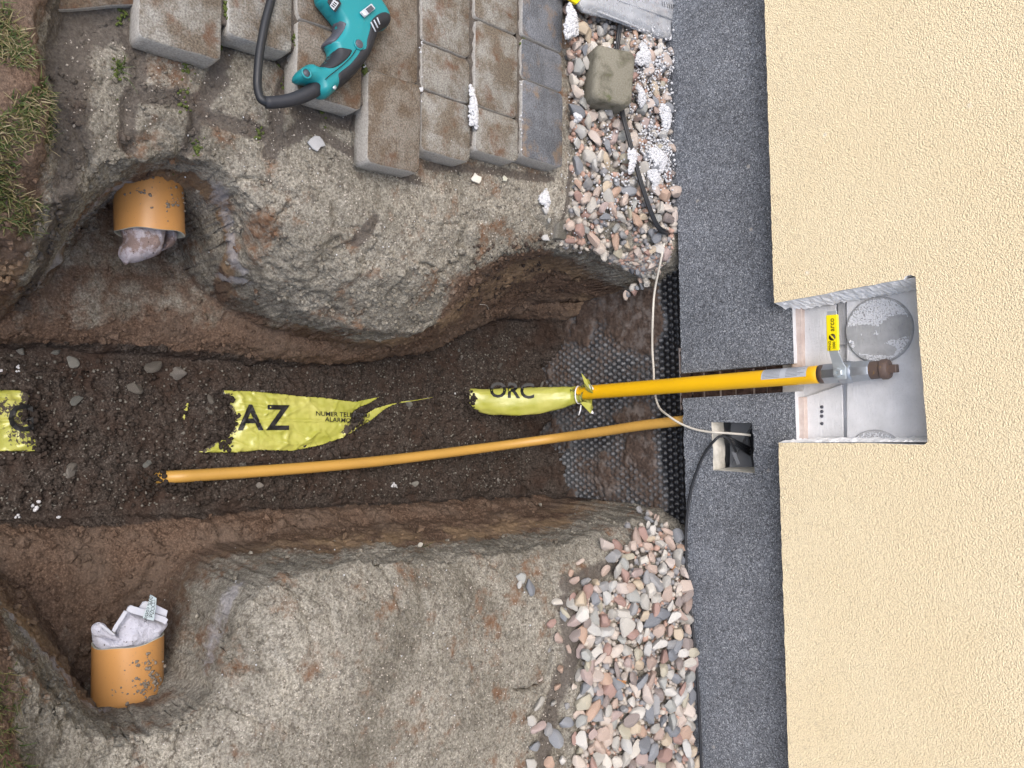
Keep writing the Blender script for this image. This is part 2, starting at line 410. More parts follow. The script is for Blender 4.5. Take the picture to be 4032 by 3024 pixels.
def mosaic_mat():
    m_, t, b = mat('charcoal_mosaic_plaster', .42, .5); co = coords(t)
    vn = N(t, 'TexVoronoi'); vn.inputs['Scale'].default_value = 380; t.links.new(co, vn.inputs['Vector'])
    sep = N(t, 'SeparateColor'); t.links.new(vn.outputs['Color'], sep.inputs[0])
    c = ramp(t, sep.outputs[0], [(0, (.055, .060, .070)), (.18, (.108, .118, .136)), (.46, (.165, .180, .206)), (.72, (.232, .250, .280)), (.92, (.39, .41, .44))], 'CONSTANT')
    big = noise(t, co, 6, 4); c = mix(t, 1, c, ramp(t, big, [(.3, .78), (.7, 1.12)]), 'MULTIPLY')
    st = ramp(t, voro(t, co, 9.0), [(.045, .9), (.07, 0)]); c = mix(t, math_(t, 'MULTIPLY', st, ramp(t, noise(t, co, 60, 3), [(.45, 0), (.55, .7)])), c, (.45, .42, .38))
    setc(t, b, c); bump(t, b, math_(t, 'SUBTRACT', 1.0, vn.outputs['Distance']), .4, .0015); return m_
M['mosaic'] = mosaic_mat()
def cement(name, a, bb, sc=12, dots=False, rough=.9):
    m_, t, b = mat(name, rough, .2); co = coords(t)
    n = noise(t, co, sc, 6, .6); f = noise(t, co, 200, 3)
    st = N(t, 'Mapping'); t.links.new(co, st.inputs['Vector']); st.inputs['Scale'].default_value = (6, 6, 45)
    s = noise(t, st.outputs[0], 6, 4)
    c = mix(t, ramp(t, n, [(.35, 0), (.65, 1)]), a, bb); c = mix(t, ramp(t, s, [(.58, 0), (.76, .22)]), c, tuple(x*.7 for x in a))
    c = mix(t, ramp(t, f, [(.6, 0), (.72, .35)]), c, tuple(x*.55 for x in a))
    setc(t, b, c); bump(t, b, math_(t, 'ADD', f, math_(t, 'MULTIPLY', s, 2)), .45, .002); return m_
M['adhesive'] = cement('grey_adhesive_mortar', (.60, .615, .64), (.74, .75, .78))
M['adhesive_dark'] = cement('darker_grey_adhesive', (.33, .34, .355), (.45, .46, .48), 20)
M['pink'] = cement('pinkish_mortar', (.50, .41, .37), (.60, .52, .48), 30)
M['foam'] = cement('white_polystyrene', (.82, .83, .84), (.88, .89, .90), 40)
M['foam_dirty'] = cement('grubby_white_foam', (.50, .48, .42), (.72, .70, .64), 22)
M['brickred'] = cement('red_brick', (.060, .040, .035), (.17, .115, .10), 45)
M['dark_inside'] = plain('dark_cavity', (.035, .037, .042), .8)
M['cavity_grey'] = plain('grey_cavity_board', (.17, .18, .20), .8)
def membrane_mat():
    m_, t, b = mat('black_dimple_sheet', .3, .5); co = coords(t)
    at_ = N(t, 'Attribute', attribute_name='soil'); sep = N(t, 'SeparateColor'); t.links.new(at_.outputs['Color'], sep.inputs[0])
    f = noise(t, co, 120, 4, .7); md = noise(t, co, 22, 5, .7)
    k = ramp(t, math_(t, 'ADD', sep.outputs[0], math_(t, 'MULTIPLY', math_(t, 'SUBTRACT', noise(t, co, 60, 6, .75), .5), 1.9)), [(.30, 0), (.62, 1)])
    soil = mix(t, ramp(t, f, [(.35, 0), (.7, 1)]), (.036, .024, .019), (.115, .080, .062)); soil = mix(t, ramp(t, md, [(.5, 0), (.62, .7)]), soil, (.16, .14, .13))
    dust = mix(t, f, (.045, .05, .058), (.16, .17, .18))
    blk = mix(t, math_(t, 'MULTIPLY', ramp(t, math_(t, 'ADD', math_(t, 'ADD', sep.outputs[0], math_(t, 'MULTIPLY', sep.outputs[1], .6)), math_(t, 'MULTIPLY', md, .6)), [(.35, 0), (.9, 1)]), .95), (.012, .013, .017), dust)
    tip = math_(t, 'MULTIPLY', ramp(t, sep.outputs[2], [(.5, 0), (.95, .75)]), ramp(t, sep.outputs[0], [(.04, 0), (.2, 1)])); k = math_(t, 'MULTIPLY', k, math_(t, 'SUBTRACT', 1.0, math_(t, 'MULTIPLY', tip, ramp(t, noise(t, co, 18, 4, .7), [(.45, .15), (.58, 1)]))))
    blk = mix(t, math_(t, 'MULTIPLY', tip, .8), blk, mix(t, f, (.10, .105, .118), (.29, .30, .325)))
    setc(t, b, mix(t, k, blk, soil)); t.links.new(ramp(t, k, [(0, .28), (.5, .9)]), b.inputs['Roughness'])
    bump(t, b, f, .6, .003); return m_
M['membrane'] = membrane_mat()
M['gas'] = dirty('yellow_pipe_coating', (.88, .50, .010), .28, (.60, .36, .18), .30, 26, .5)
M['conduit'] = dirty('orange_conduit_plastic', (.53, .305, .070), .38, (.13, .085, .055), .47, 30, .45)
M['sewer'] = dirty('orange_sewer_plastic', (.56, .285, .095), .38, (.20, .13, .085), .50, 60, .45)
M['sewer_rim'] = plain('pale_cut_plastic', (.50, .50, .42), .6)
M['teal'] = dirty('teal_tool_plastic', (.012, .235, .265), .42, (.10, .20, .20), .3, 40, .45)
M['rubber'] = plain('black_rubber_grip', (.022, .024, .030), .55)
M['switch'] = plain('dark_grey_plastic', (.075, .08, .10), .45)
M['cable'] = plain('black_cable_sheath', (.018, .020, .024), .4)
M['cable_white'] = plain('off_white_cable_sheath', (.55, .52, .46), .5)
M['steel'] = plain('nickel_plated_brass', (.40, .43, .47), .34, .8, .5, .2, 40)
M['zinc'] = plain('zinc_plated_steel', (.50, .55, .58), .42, .55, .5, .1, 40)
M['rust'] = dirty('brown_rusty_plug', (.12, .085, .072), .5, (.26, .16, .055), .6, 60, .4)
M['sleeve'] = plain('yellow_vinyl_sleeve', (.88, .72, .008), .4, 0, .4, .03)
M['ink'] = plain('black_ink', (.012, .012, .012), .5)
M['ink_brown'] = plain('dark_brown_ink', (.05, .035, .01), .5)
M['paper'] = plain('grey_paper_label', (.45, .48, .53), .55)
M['white_plastic'] = plain('white_nylon', (.75, .76, .78), .35)
def sheet_metal():
    m_, t, b = mat('dusty_aluminium', .35, .5); co = coords(t); mp = N(t, 'Mapping'); mp.inputs['Scale'].default_value = (40, 6, 6); t.links.new(co, mp.inputs['Vector'])
    n = noise(t, mp.outputs[0], 5, 5); n2 = noise(t, co, 30, 5)
    setc(t, b, mix(t, ramp(t, n2, [(.45, 0), (.65, .7)]), mix(t, n, (.36, .38, .40), (.55, .57, .58)), (.50, .46, .38)))
    b.inputs['Metallic'].default_value = .7; t.links.new(ramp(t, n2, [(.4, .25), (.65, .6)]), b.inputs['Roughness']); return m_
M['metal'] = sheet_metal()
def clear_mat():
    m_, t, b = mat('dusty_clear_plastic', .22, .5); co = coords(t); n = noise(t, co, 26, 5, .65)
    setc(t, b, mix(t, n, (.50, .53, .57), (.78, .80, .83))); b.inputs['Transmission Weight'].default_value = .55; b.inputs['IOR'].default_value = 1.2
    t.links.new(ramp(t, n, [(.35, .12), (.7, .5)]), b.inputs['Roughness']); bump(t, b, n, .4, .004); return m_
M['clear'] = clear_mat()
def towel_mat(name, a, dirt_amt):
    m_, t, b = mat(name, 1.0, .05); co = coords(t); f = noise(t, co, 330, 2, .7); n = noise(t, co, 22, 5, .7); s = noise(t, co, 150, 2)
    c = mix(t, f, tuple(x*.72 for x in a), tuple(min(1, x*1.12) for x in a))
    c = mix(t, ramp(t, n, [(1-dirt_amt*.58, 0), (1-dirt_amt*.58+.1, .8)]), c, (.22, .15, .12))
    c = mix(t, ramp(t, s, [(.67, 0), (.71, .9)]), c, (.05, .04, .04))
    setc(t, b, c); bump(t, b, f, 1.0, .004); return m_
M['towel'] = towel_mat('white_terry_cloth', (.62, .63, .72), .45)
M['towel_dirty'] = towel_mat('soiled_terry_cloth', (.50, .47, .52), .95)
M['hem'] = plain('white_cotton_hem', (.50, .52, .58), .95)
M['tag'] = plain('pale_satin_tag', (.42, .50, .53), .6)
def tape_mat():
    m_, t, b = mat('yellow_green_warning_film', .22, .6); co = coords(t); n = noise(t, co, 20, 5, .65); n2 = noise(t, co, 130, 4, .7); n3 = noise(t, co, 9, 3)
    c = mix(t, ramp(t, n3, [(.35, 0), (.65, 1)]), (.37, .385, .065), (.50, .49, .13))
    at_ = N(t, 'Attribute', attribute_name='soil'); sep = N(t, 'SeparateColor'); t.links.new(at_.outputs['Color'], sep.inputs[0])
    d = ramp(t, math_(t, 'ADD', sep.outputs[0], math_(t, 'MULTIPLY', math_(t, 'SUBTRACT', n2, .5), 1.8)), [(.55, 0), (.66, 1)])
    c = mix(t, d, c, (.055, .043, .034)); setc(t, b, c)
    t.links.new(mix(t, d, (.22,)*3, (.95,)*3), b.inputs['Roughness']); bump(t, b, n, .35, .006); return m_
M['tape'] = tape_mat()
def grass_mat(name, stops):
    m_, t, b = mat(name, .6, .3); at_ = N(t, 'Attribute', attribute_name='tint'); sep = N(t, 'SeparateColor'); t.links.new(at_.outputs['Color'], sep.inputs[0])
    setc(t, b, ramp(t, sep.outputs[0], stops)); return m_
M['grass'] = grass_mat('lawn_blades', [(0, (.022, .045, .010)), (.35, (.052, .080, .018)), (.6, (.10, .10, .032)), (.8, (.17, .14, .065)), (1, (.27, .23, .14))])
M['leaf'] = dirty('brown_oak_leaf', (.42, .21, .09), .6, (.20, .09, .035), .5, 60)
M['moss'] = plain('green_moss', (.075, .10, .022), .95)
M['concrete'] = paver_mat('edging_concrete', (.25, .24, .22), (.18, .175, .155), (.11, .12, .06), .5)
M['bead'] = plain('polystyrene_bead', (.54, .55, .57), .75, 0, .3, .03)
M['bead_dim'] = plain('chalky_foam_remnant', (.66, .68, .72), .85, 0, .3, .04)

# ------------------------------------------------------------------ ground relief
def lv(pts, z, n=5):
    w = [atF(x, y, z=z)[:2] for x, y in pts]; return [np.array(p) for p in catmull(w, n)]
UP = {  # upper side of the trench, photo left -> right
 'A': [(-60, 470), (100, 440), (200, 362), (330, 335), (440, 345), (530, 410), (620, 500), (740, 565), (900, 570), (1000, 545), (1080, 538), (1180, 534), (1270, 548), (1350, 580), (1420, 622)],
 'B': [(-60, 610), (60, 600), (150, 480), (250, 398), (340, 383), (425, 400), (480, 475), (510, 570), (620, 655), (760, 706), (880, 716), (970, 682), (1035, 612), (1110, 568), (1220, 566), (1300, 605), (1360, 655), (1420, 680)],
 'C': [(-60, 700), (10, 680), (95, 610), (165, 520), (240, 430), (330, 405), (410, 425), (445, 500), (475, 600), (560, 672), (680, 732), (800, 764), (930, 745), (1010, 700), (1090, 655), (1180, 655), (1250, 672), (1320, 700), (1420, 708)],
 'D': [(-60, 745), (200, 758), (400, 770), (650, 786), (800, 778), (930, 752), (1005, 712), (1090, 688), (1170, 700), (1250, 708), (1320, 715), (1420, 715)]}
DN = {
 'A': [(1420, 1100), (1350, 1130), (1250, 1165), (1150, 1192), (1000, 1208), (860, 1215), (700, 1232), (600, 1255), (530, 1310), (500, 1400), (445, 1520), (320, 1590), (180, 1590), (80, 1500), (0, 1410), (-60, 1350)],
 'B': [(1420, 1085), (1350, 1100), (1250, 1130), (1100, 1162), (900, 1178), (700, 1193), (560, 1228), (500, 1290), (445, 1400), (400, 1500), (310, 1540), (195, 1530), (100, 1430), (0, 1310), (-60, 1270)],
 'C': [(1420, 1070), (1300, 1080), (1100, 1098), (900, 1120), (700, 1138), (560, 1160), (490, 1215), (430, 1310), (405, 1420), (375, 1502), (205, 1510), (135, 1410), (60, 1285), (-60, 1190)],
 'D': [(1420, 1055), (1330, 1062), (1100, 1072), (900, 1082), (600, 1098), (300, 1115), (-60, 1130)]}
ZL = {'A': -.115, 'B': -.28, 'C': -.56, 'D': -.68}
LEV = {}
for k_, z_ in ZL.items():
    u_ = lv(UP[k_], z_); d_ = lv(DN[k_], z_)
    u_ = [np.array((u_[0][0], -5.))]+u_+[np.array((u_[-1][0], .6))]
    d_ = [np.array((d_[0][0], .6))]+d_+[np.array((d_[-1][0], -5.))]
    LEV[k_] = u_+d_
GRASS_Y = -1.70
def grass_mask(x, y):
    e = GRASS_Y+.03*fbm(x, y, 6, 3, 5)-np.where(x > 0, .070, 0)
    return sstep(0, 1, np.clip((e-y)/.05+.5, 0, 1))
JOINTS = [[(297, 95), (300, 170), (282, 235), (290, 300)], [(490, 100), (470, 150), (440, 230), (425, 300), (415, 345)], [(640, 150), (605, 215), (600, 290), (590, 330)],
          [(290, 195), (360, 205), (430, 215), (480, 170)], [(600, 110), (630, 150)], [(430, 240), (560, 280), (620, 300), (700, 235)], [(640, 230), (700, 250), (780, 275)], [(130, 60), (260, 60), (290, 110)]]
JW = [catmull([atF(x, y, z=-.07)[:2] for x, y in j], 4) for j in JOINTS]
def pl(pts, z): return catmull([atF(x, y, z=z)[:2] for x, y in pts], 4)
CLAY = [(pl([(85, 615), (150, 500), (230, 412), (275, 392)], -.3), .016), (pl([(445, 425), (475, 480), (500, 560), (478, 600)], -.3), .014), (pl([(500, 1270), (465, 1340), (430, 1420)], -.3), .016),
        (pl([(0, 1310), (70, 1385), (140, 1460), (200, 1510)], -.25), .018), (pl([(480, 610), (540, 600)], -.3), .018)]
DARK = [(pl([(1216, 365), (1212, 500)], -.07), .012), (pl([(1170, 1640), (1190, 1540), (1215, 1450), (1225, 1400), (1215, 1300)], -.07), .040), (pl([(1200, 1260), (1300, 1215), (1390, 1150)], -.1), .030),
        (pl([(1250, 545), (1330, 570), (1400, 610)], -.08), .028), (pl([(140, 60), (150, 250), (160, 330)], -.07), .05), (pl([(640, 250), (760, 330), (900, 390)], -.07), .018), (pl([(800, 480), (770, 520)], -.1), .02),
        (pl([(920, 360), (1050, 370), (1180, 390)], -.07), .016), (pl([(150, 60), (240, 60)], -.07), .05)]
CRACK = pl([(1108, 1488), (1135, 1490), (1165, 1478), (1182, 1450), (1190, 1405)], -.07)
COLS = [ # photo x-range, joint rows at the column's centre, material
 (1127, 1220, [-75, 97, 185, 352], 'paver_blue'), (1026, 1123, [-130, 58, 243, 340], 'paver_grey'), (912, 1022, [-120, 108, 209, 339], 'paver_grey'),
 (789, 908, [-150, -40, 168, 367], 'paver'), (640, 785, [-170, 65, 223], 'paver'), (492, 637, [-140, 97], 'paver_grey'), (303, 488, [-200, 108], 'paver_grey')]
CG = []
for (x0, x1, rows, mk) in COLS:
    xc = (x0+x1)/2; p_a = atF(xc, 0, z=0); p_b = atF(xc, 300, z=0); sk_ = (p_a[1]-p_b[1])/(p_a[0]-p_b[0]); pm_ = atF(xc, 200, z=0)
    w_ = abs(atF(x1-2, rows[-1]-60, z=0)[1]-atF(x0+2, rows[-1]-60, z=0)[1]); CG.append((pm_[0], pm_[1], sk_, w_, atF(xc, rows[-1], z=0)[0]))
def bedding(x, y):
    m_ = np.zeros(len(x), bool)
    for k, (cx, cy, sk_, w_, xe) in enumerate(CG):
        off = y-(cy+sk_*(x-cx)); m_ |= (np.abs(off) < w_/2-.010) & (x < xe-.016) & (x > -2)
        if k+1 < len(CG):
            m_ |= (np.abs(off+w_/2) < .014) & (x < min(xe, CG[k+1][4])-.016) & (x > -2)
    return m_
def ground(P, detail=True):
    x, y = P[:, 0], P[:, 1]
    d = {k: seg_dist(P, LEV[k]) for k in LEV}; i = {k: inside(P, LEV[k]) for k in LEV}
    i['B'] &= i['A']; i['C'] &= i['B']; i['D'] &= i['C']
    base = -.062+.012*fbm(x, y, 3, 3, 1)
    # gravel strip and lawn stand a little higher
    base = base+sstep(-.50, -.46, y)*.020*(1-sstep(.05, .1, x)*.0)
    base = base+sstep(-.34, -.03, y)*(.048+.020*sstep(.45, .75, x))
    gm = grass_mask(x, y); base = base+gm*(.085+.02*fbm(x, y, 9, 3, 9))
    z = np.where(~i['A'], base-(.115+base)*np.exp(-(d['A']/(.07-.035*sstep(-.4, -.1, y)))**1.3), 0)
    m1 = i['A'] & ~i['B']; t = d['A']/(d['A']+d['B']+1e-9); z = np.where(m1, -.115+(ZL['B']+.115)*t**1.4, z)
    m2 = i['B'] & ~i['C']; t = d['B']/(d['B']+d['C']+1e-9); z = np.where(m2, ZL['B']+(ZL['C']-ZL['B'])*t**.9, z)
    m3 = i['C'] & ~i['D']; t = d['C']/(d['C']+d['D']+1e-9); z = np.where(m3, ZL['C']+(ZL['D']-ZL['C'])*(.35*t+.65*t**5), z)
    z = np.where(i['D'], ZL['D']-.012+.018*fbm(x, y, 5, 3, 3), z)
    far = sstep(3.0, 6.0, np.hypot(x, y+1))
    floor = np.maximum(i['D'].astype(float), m3*sstep(-.60, -.665, z)) if False else np.where(i['D'], 1., m3*(1-sstep(-.675, -.625, z)))
    floor0 = i['D'].astype(float)*sstep(0, .04, d['D'])
    z = z+i['C']*.085*np.exp(-((y-.07)/.055)**2)*np.clip(.35+1.5*fbm(x, y, 9, 3, 95)+1.3*(1-sstep(-.16, -.04, x))+.7*sstep(.22, .32, x), 0, 1.6)
    if detail:
        wall_ = (m1 | m2 | m3).astype(float)
        open_ = (~i['A']).astype(float)
        z = z+(.010*fbm(x, y, 14, 4, 21)+.006*fbm(x, y, 55, 3, 31))*(.45*open_+.9*wall_+.9*floor0)*(1-far)
        # crumbly clods on the trench floor
        c = np.abs(fbm(x, y, 42, 3, 77)); z = z+floor0*.014*(1-np.clip(c*2.6, 0, 1))
        # creases of packed sand along the shoulder
        cr = np.abs(fbm(x*1.0+.15*fbm(x, y, 4, 2, 5), y, 9, 3, 88)); shoulder = np.exp(-(d['A']/.12)**2)
        z = z-.016*shoulder*(1-np.clip(cr*7, 0, 1))
    J = np.full(len(P), 1e9)
    for j in JW: J = np.minimum(J, seg_dist(P, j, closed=False))
    jm = np.exp(-(J/.020)**2)*open_ if detail else 0
    if detail: z = z-.010*jm-.035*np.exp(-(seg_dist(P, CRACK, closed=False)/.006)**2)
    bed = bedding(x, y)
    if detail: z = np.where(bed, -.013+.006*fbm(x, y, 60, 2, 15), z)
    # attributes
    up_ = 1-sstep(0, .10, x); zq = z+.05*fbm(x, y, 7, 3, 12)+up_*.13*(1-sstep(-.9, -.7, y)); brown = 1-sstep(-.36, -.24, zq)
    right = sstep(-.80, -.66, y)*(x < 0)*(1-sstep(-.20, -.10, y)*sstep(-.36, -.24, z))
    brown = np.maximum(brown, right*(1-sstep(-.165, -.118, z)))
    # the pockets round the sewer stubs are a mix of sand and clay
    pk = np.exp(-((x+.30)/.24)**4-((y+1.42)/.34)**4); brown = brown*(1-.50*pk*sstep(-.66, -.58, z))
    pk = np.exp(-((x-.55)/.20)**4-((y+1.48)/.34)**4); brown = brown*(1-.30*pk)
    brown = brown+.16*sstep(-.10, -.25, -np.abs(fbm(x, y, 5, 2, 71)))*0
    brown = np.maximum(brown, gm*.75)
    clay = np.zeros(len(P))
    # dark earth under the missing paver at the corner and beside the lawn
    dk = jm if detail else np.zeros(len(P))
    for dl, dw in DARK: dk = np.maximum(dk, np.exp(-(seg_dist(P, dl, closed=False)/dw)**2)*.85)
    dk = dk*sstep(-.16, -.11, z)
    dk = np.maximum(dk, .75*np.exp(-((y-GRASS_Y-.03)/.035)**2)*(x < -.2)*(1-gm))
    dk = np.where(bed, .9, dk)
    return z, np.stack([brown, clay*.80, dk, floor], 1)

def axis_pts(lo, hi, step, far):
    c = list(np.arange(lo, hi+1e-9, step)); s = step; a = lo; L_ = []
    while a > -far: s *= 1.35; a -= s; L_.append(a)
    s = step; b_ = hi; R_ = []
    while b_ < far: s *= 1.35; b_ += s; R_.append(b_)
    return np.array(L_[::-1]+c+R_)
gx = axis_pts(-1.02, 1.12, .0055, 40); gy = axis_pts(-2.0, .09, .0055, 40); gy = gy[gy < .62]
GX, GY = np.meshgrid(gx, gy, indexing='ij'); P = np.stack([GX.ravel(), GY.ravel()], 1)
gz, ga = ground(P)
nx, ny = len(gx), len(gy); idx = np.arange(nx*ny).reshape(nx, ny)
gzg = gz.reshape(nx, ny)
def gz_at(x, y):
    x = np.atleast_1d(np.asarray(x, float)); y = np.atleast_1d(np.asarray(y, float))
    i = np.clip(np.searchsorted(gx, x)-1, 0, nx-2); j = np.clip(np.searchsorted(gy, y)-1, 0, ny-2)
    u = (x-gx[i])/(gx[i+1]-gx[i]); v = (y-gy[j])/(gy[j+1]-gy[j])
    return gzg[i, j]*(1-u)*(1-v)+gzg[i+1, j]*u*(1-v)+gzg[i, j+1]*(1-u)*v+gzg[i+1, j+1]*u*v
def on_ground(px, py):
    d = AX+(px-2016)/FP*E1+(py-1512)/FP*ED
    t = np.linspace(.6, 4, 1400); X = CAM[0]+t*d[0]; Y = CAM[1]+t*d[1]; Z = CAM[2]+t*d[2]
    h = gz_at(X, Y); k = np.argmax(Z < h); return np.array([X[k], Y[k], h[k]])
CLAYL = [([on_ground(a_*K, b_*K) for a_, b_ in pts_], w_) for pts_, w_ in (([(80, 618), (120, 545), (170, 480), (215, 425), (270, 398)], .026), ([(442, 420), (462, 450), (480, 490)], .030), ([(478, 495), (495, 540), (500, 585)], .026), ([(470, 600), (520, 606)], .018),
                 ([(500, 1275), (478, 1320), (455, 1360), (432, 1410)], .034), ([(0, 1305), (70, 1385), (140, 1460), (205, 1512)], .024))]
BROWNL = [([on_ground(a_*K, b_*K) for a_, b_ in pts_], w_, v_) for pts_, w_, v_ in (([(240, 408), (300, 388), (370, 385), (430, 408), (450, 440)], .045, .95), ([(470, 480), (490, 560), (470, 640)], .028, .8), ([(190, 440), (120, 560)], .03, .62), ([(210, 1495), (300, 1500), (350, 1480)], .03, .6))]
def dist3(C, pts):
    D = np.full(len(C), 1e9)
    for a, b in zip(pts[:-1], pts[1:]):
        ab = b-a; t = np.clip(((C-a)@ab)/(ab@ab+1e-12), 0, 1); D = np.minimum(D, np.linalg.norm(C-(a+t[:, None]*ab), axis=1))
    return D
quads = np.stack([idx[:-1, :-1], idx[1:, :-1], idx[1:, 1:], idx[:-1, 1:]], -1).reshape(-1, 4)
me = bpy.data.meshes.new('ground')
me.vertices.add(nx*ny); co_ = np.concatenate([P, gz[:, None]], 1).astype(np.float32); me.vertices.foreach_set('co', co_.ravel())
me.loops.add(len(quads)*4); me.loops.foreach_set('vertex_index', quads.ravel().astype(np.int32))
me.polygons.add(len(quads)); me.polygons.foreach_set('loop_start', np.arange(0, len(quads)*4, 4, dtype=np.int32)); me.polygons.foreach_set('loop_total', np.full(len(quads), 4, np.int32))
me.update(calc_edges=True)
ca = me.attributes.new('soil', 'FLOAT_COLOR', 'POINT'); ca.data.foreach_set('color', ga.astype(np.float32).ravel())
bm = bmesh.new(); bm.from_mesh(me)
for pas in range(3):
    lim = (.022, .014, .0095)[pas]
    es = [e for e in bm.edges if abs(e.verts[0].co.z-e.verts[1].co.z) > lim*.8 and e.calc_length() > lim and -1.2 < e.verts[0].co.x < 1.2 and -2.1 < e.verts[0].co.y < .1]
    bmesh.ops.subdivide_edges(bm, edges=es, cuts=2 if pas == 0 else 1, use_grid_fill=False)
bmesh.ops.triangulate(bm, faces=[f_ for f_ in bm.faces if len(f_.verts) > 4])
bm.normal_update(); bm.to_mesh(me); bm.free(); me.update()
nv = len(me.vertices); co3 = np.empty(nv*3, np.float32); me.vertices.foreach_get('co', co3); co3 = co3.reshape(-1, 3).astype(float)
no3 = np.empty(nv*3, np.float32); me.vertex_normals.foreach_get('vector', no3); no3 = no3.reshape(-1, 3).astype(float)
steep = sstep(.10, .55, 1-np.abs(no3[:, 2]))
def n3(c, sc, oc, sd_):
    s_ = 0; a_ = 1
    for o_ in range(oc):
        k_ = sc*2**o_; zi = c[:, 2]*k_+50; zf = np.floor(zi); u_ = zi-zf; u_ = u_*u_*(3-2*u_)
        A_ = vnoise(c[:, 0]+zf*7.13, c[:, 1]+zf*3.7, k_, sd_+o_); B_ = vnoise(c[:, 0]+(zf+1)*7.13, c[:, 1]+(zf+1)*3.7, k_, sd_+o_); s_ = s_+a_*(A_*(1-u_)+B_*u_-.5)*2; a_ *= .55
    return s_
arr_ = np.empty(nv*4, np.float32); me.attributes['soil'].data.foreach_get('color', arr_); arr_ = arr_.reshape(-1, 4)
for c_, w_, v_ in BROWNL: arr_[:, 0] = np.maximum(arr_[:, 0], v_*np.exp(-(dist3(co3, c_)/w_)**4))
for c_, w_ in CLAYL: arr_[:, 1] = np.maximum(arr_[:, 1], .85*np.exp(-(dist3(co3, c_)/w_)**2))
me.attributes['soil'].data.foreach_set('color', arr_.ravel())
near = (np.abs(co3[:, 0]) < 1.2) & (co3[:, 1] > -2.1)
dsp = (.0075*n3(co3, 16, 3, 3)+.0050*n3(co3, 70, 2, 13)+.0045*(.5-np.abs(n3(co3*np.array([1, 1, 2.2]), 26, 2, 23))))*steep*near
co3 = co3+no3*dsp[:, None]; me.vertices.foreach_set('co', co3.astype(np.float32).ravel()); me.update(); print('ground verts', nv)
GROUND = link('ground', me, M['ground'], kind='structure', label='pale sand bed cut by a deep brown earth trench')
gzg = gz.reshape(nx, ny)
def gz_at(x, y):
    x = np.atleast_1d(np.asarray(x, float)); y = np.atleast_1d(np.asarray(y, float))
    i = np.clip(np.searchsorted(gx, x)-1, 0, nx-2); j = np.clip(np.searchsorted(gy, y)-1, 0, ny-2)
    u = (x-gx[i])/(gx[i+1]-gx[i]); v = (y-gy[j])/(gy[j+1]-gy[j])
    return gzg[i, j]*(1-u)*(1-v)+gzg[i+1, j]*u*(1-v)+gzg[i, j+1]*(1-u)*v+gzg[i+1, j+1]*u*v
def gz1(x, y): return float(gz_at(x, y)[0])
def on_ground(px, py):
    """walk the line of sight down to the relief"""
    d = AX+(px-2016)/FP*E1+(py-1512)/FP*ED
    t = np.linspace(.6, 4, 1400); X = CAM[0]+t*d[0]; Y = CAM[1]+t*d[1]; Z = CAM[2]+t*d[2]
    h = gz_at(X, Y); k = np.argmax(Z < h); return np.array([X[k], Y[k], h[k]])
def on_groundF(x, y): return on_ground(x*K, y*K)

def crumbs(name, n, rlo, rhi, seed, keep, label, bias=2.2, lift=.1):
    rr = np.random.default_rng(seed); A = np.stack([rr.uniform(-.95, 1.0, n*3), rr.uniform(-1.85, .05, n*3)], 1); zz = gz_at(A[:, 0], A[:, 1])
    e_ = .006; sl = np.hypot(gz_at(A[:, 0]+e_, A[:, 1])-gz_at(A[:, 0]-e_, A[:, 1]), gz_at(A[:, 0], A[:, 1]+e_)-gz_at(A[:, 0], A[:, 1]-e_))/(2*e_)
    k = keep(A, zz, sl) & ~bedding(A[:, 0], A[:, 1]); A = A[k][:n]; zz = zz[k][:n]; R_ = rlo+(rhi-rlo)*rr.random(len(A))**bias
    me = blobs(np.stack([A[:, 0], A[:, 1], zz+R_*lift], 1), R_, IV, IF, .38)
    ii = np.clip(np.searchsorted(gx, A[:, 0]), 0, nx-1); jj = np.clip(np.searchsorted(gy, A[:, 1]), 0, ny-1); at4 = ga.reshape(nx, ny, 4)[ii, jj]
    a_ = me.attributes.new('soil', 'FLOAT_COLOR', 'POINT'); a_.data.foreach_set('color', np.repeat(at4, len(IV), 0).astype(np.float32).ravel())
    o = link(name, me, M['ground'], None, smooth=False, kind='stuff', label=label, cat='soil crumbs'); return o
crumbs('slope_crumbs', 9000, .0015, .0085, 301, lambda A, z, sl: (z < -.105) & (z > -.675) & (sl > .35), 'crumbled earth clinging to the trench slopes')
crumbs('rim_crumbs', 7000, .0012, .0070, 302, lambda A, z, sl: (z < -.05) & (z > -.30) & (np.abs(fbm(A[:, 0], A[:, 1], 5, 3, 303)) < .22), 'crumbs of sand broken along the trench rim', 3.0)
crumbs('coarse_clods', 320, .006, .017, 304, lambda A, z, sl: (z < -.12) & (z > -.66), 'coarse clods fallen from the trench sides', 2.5, .2)
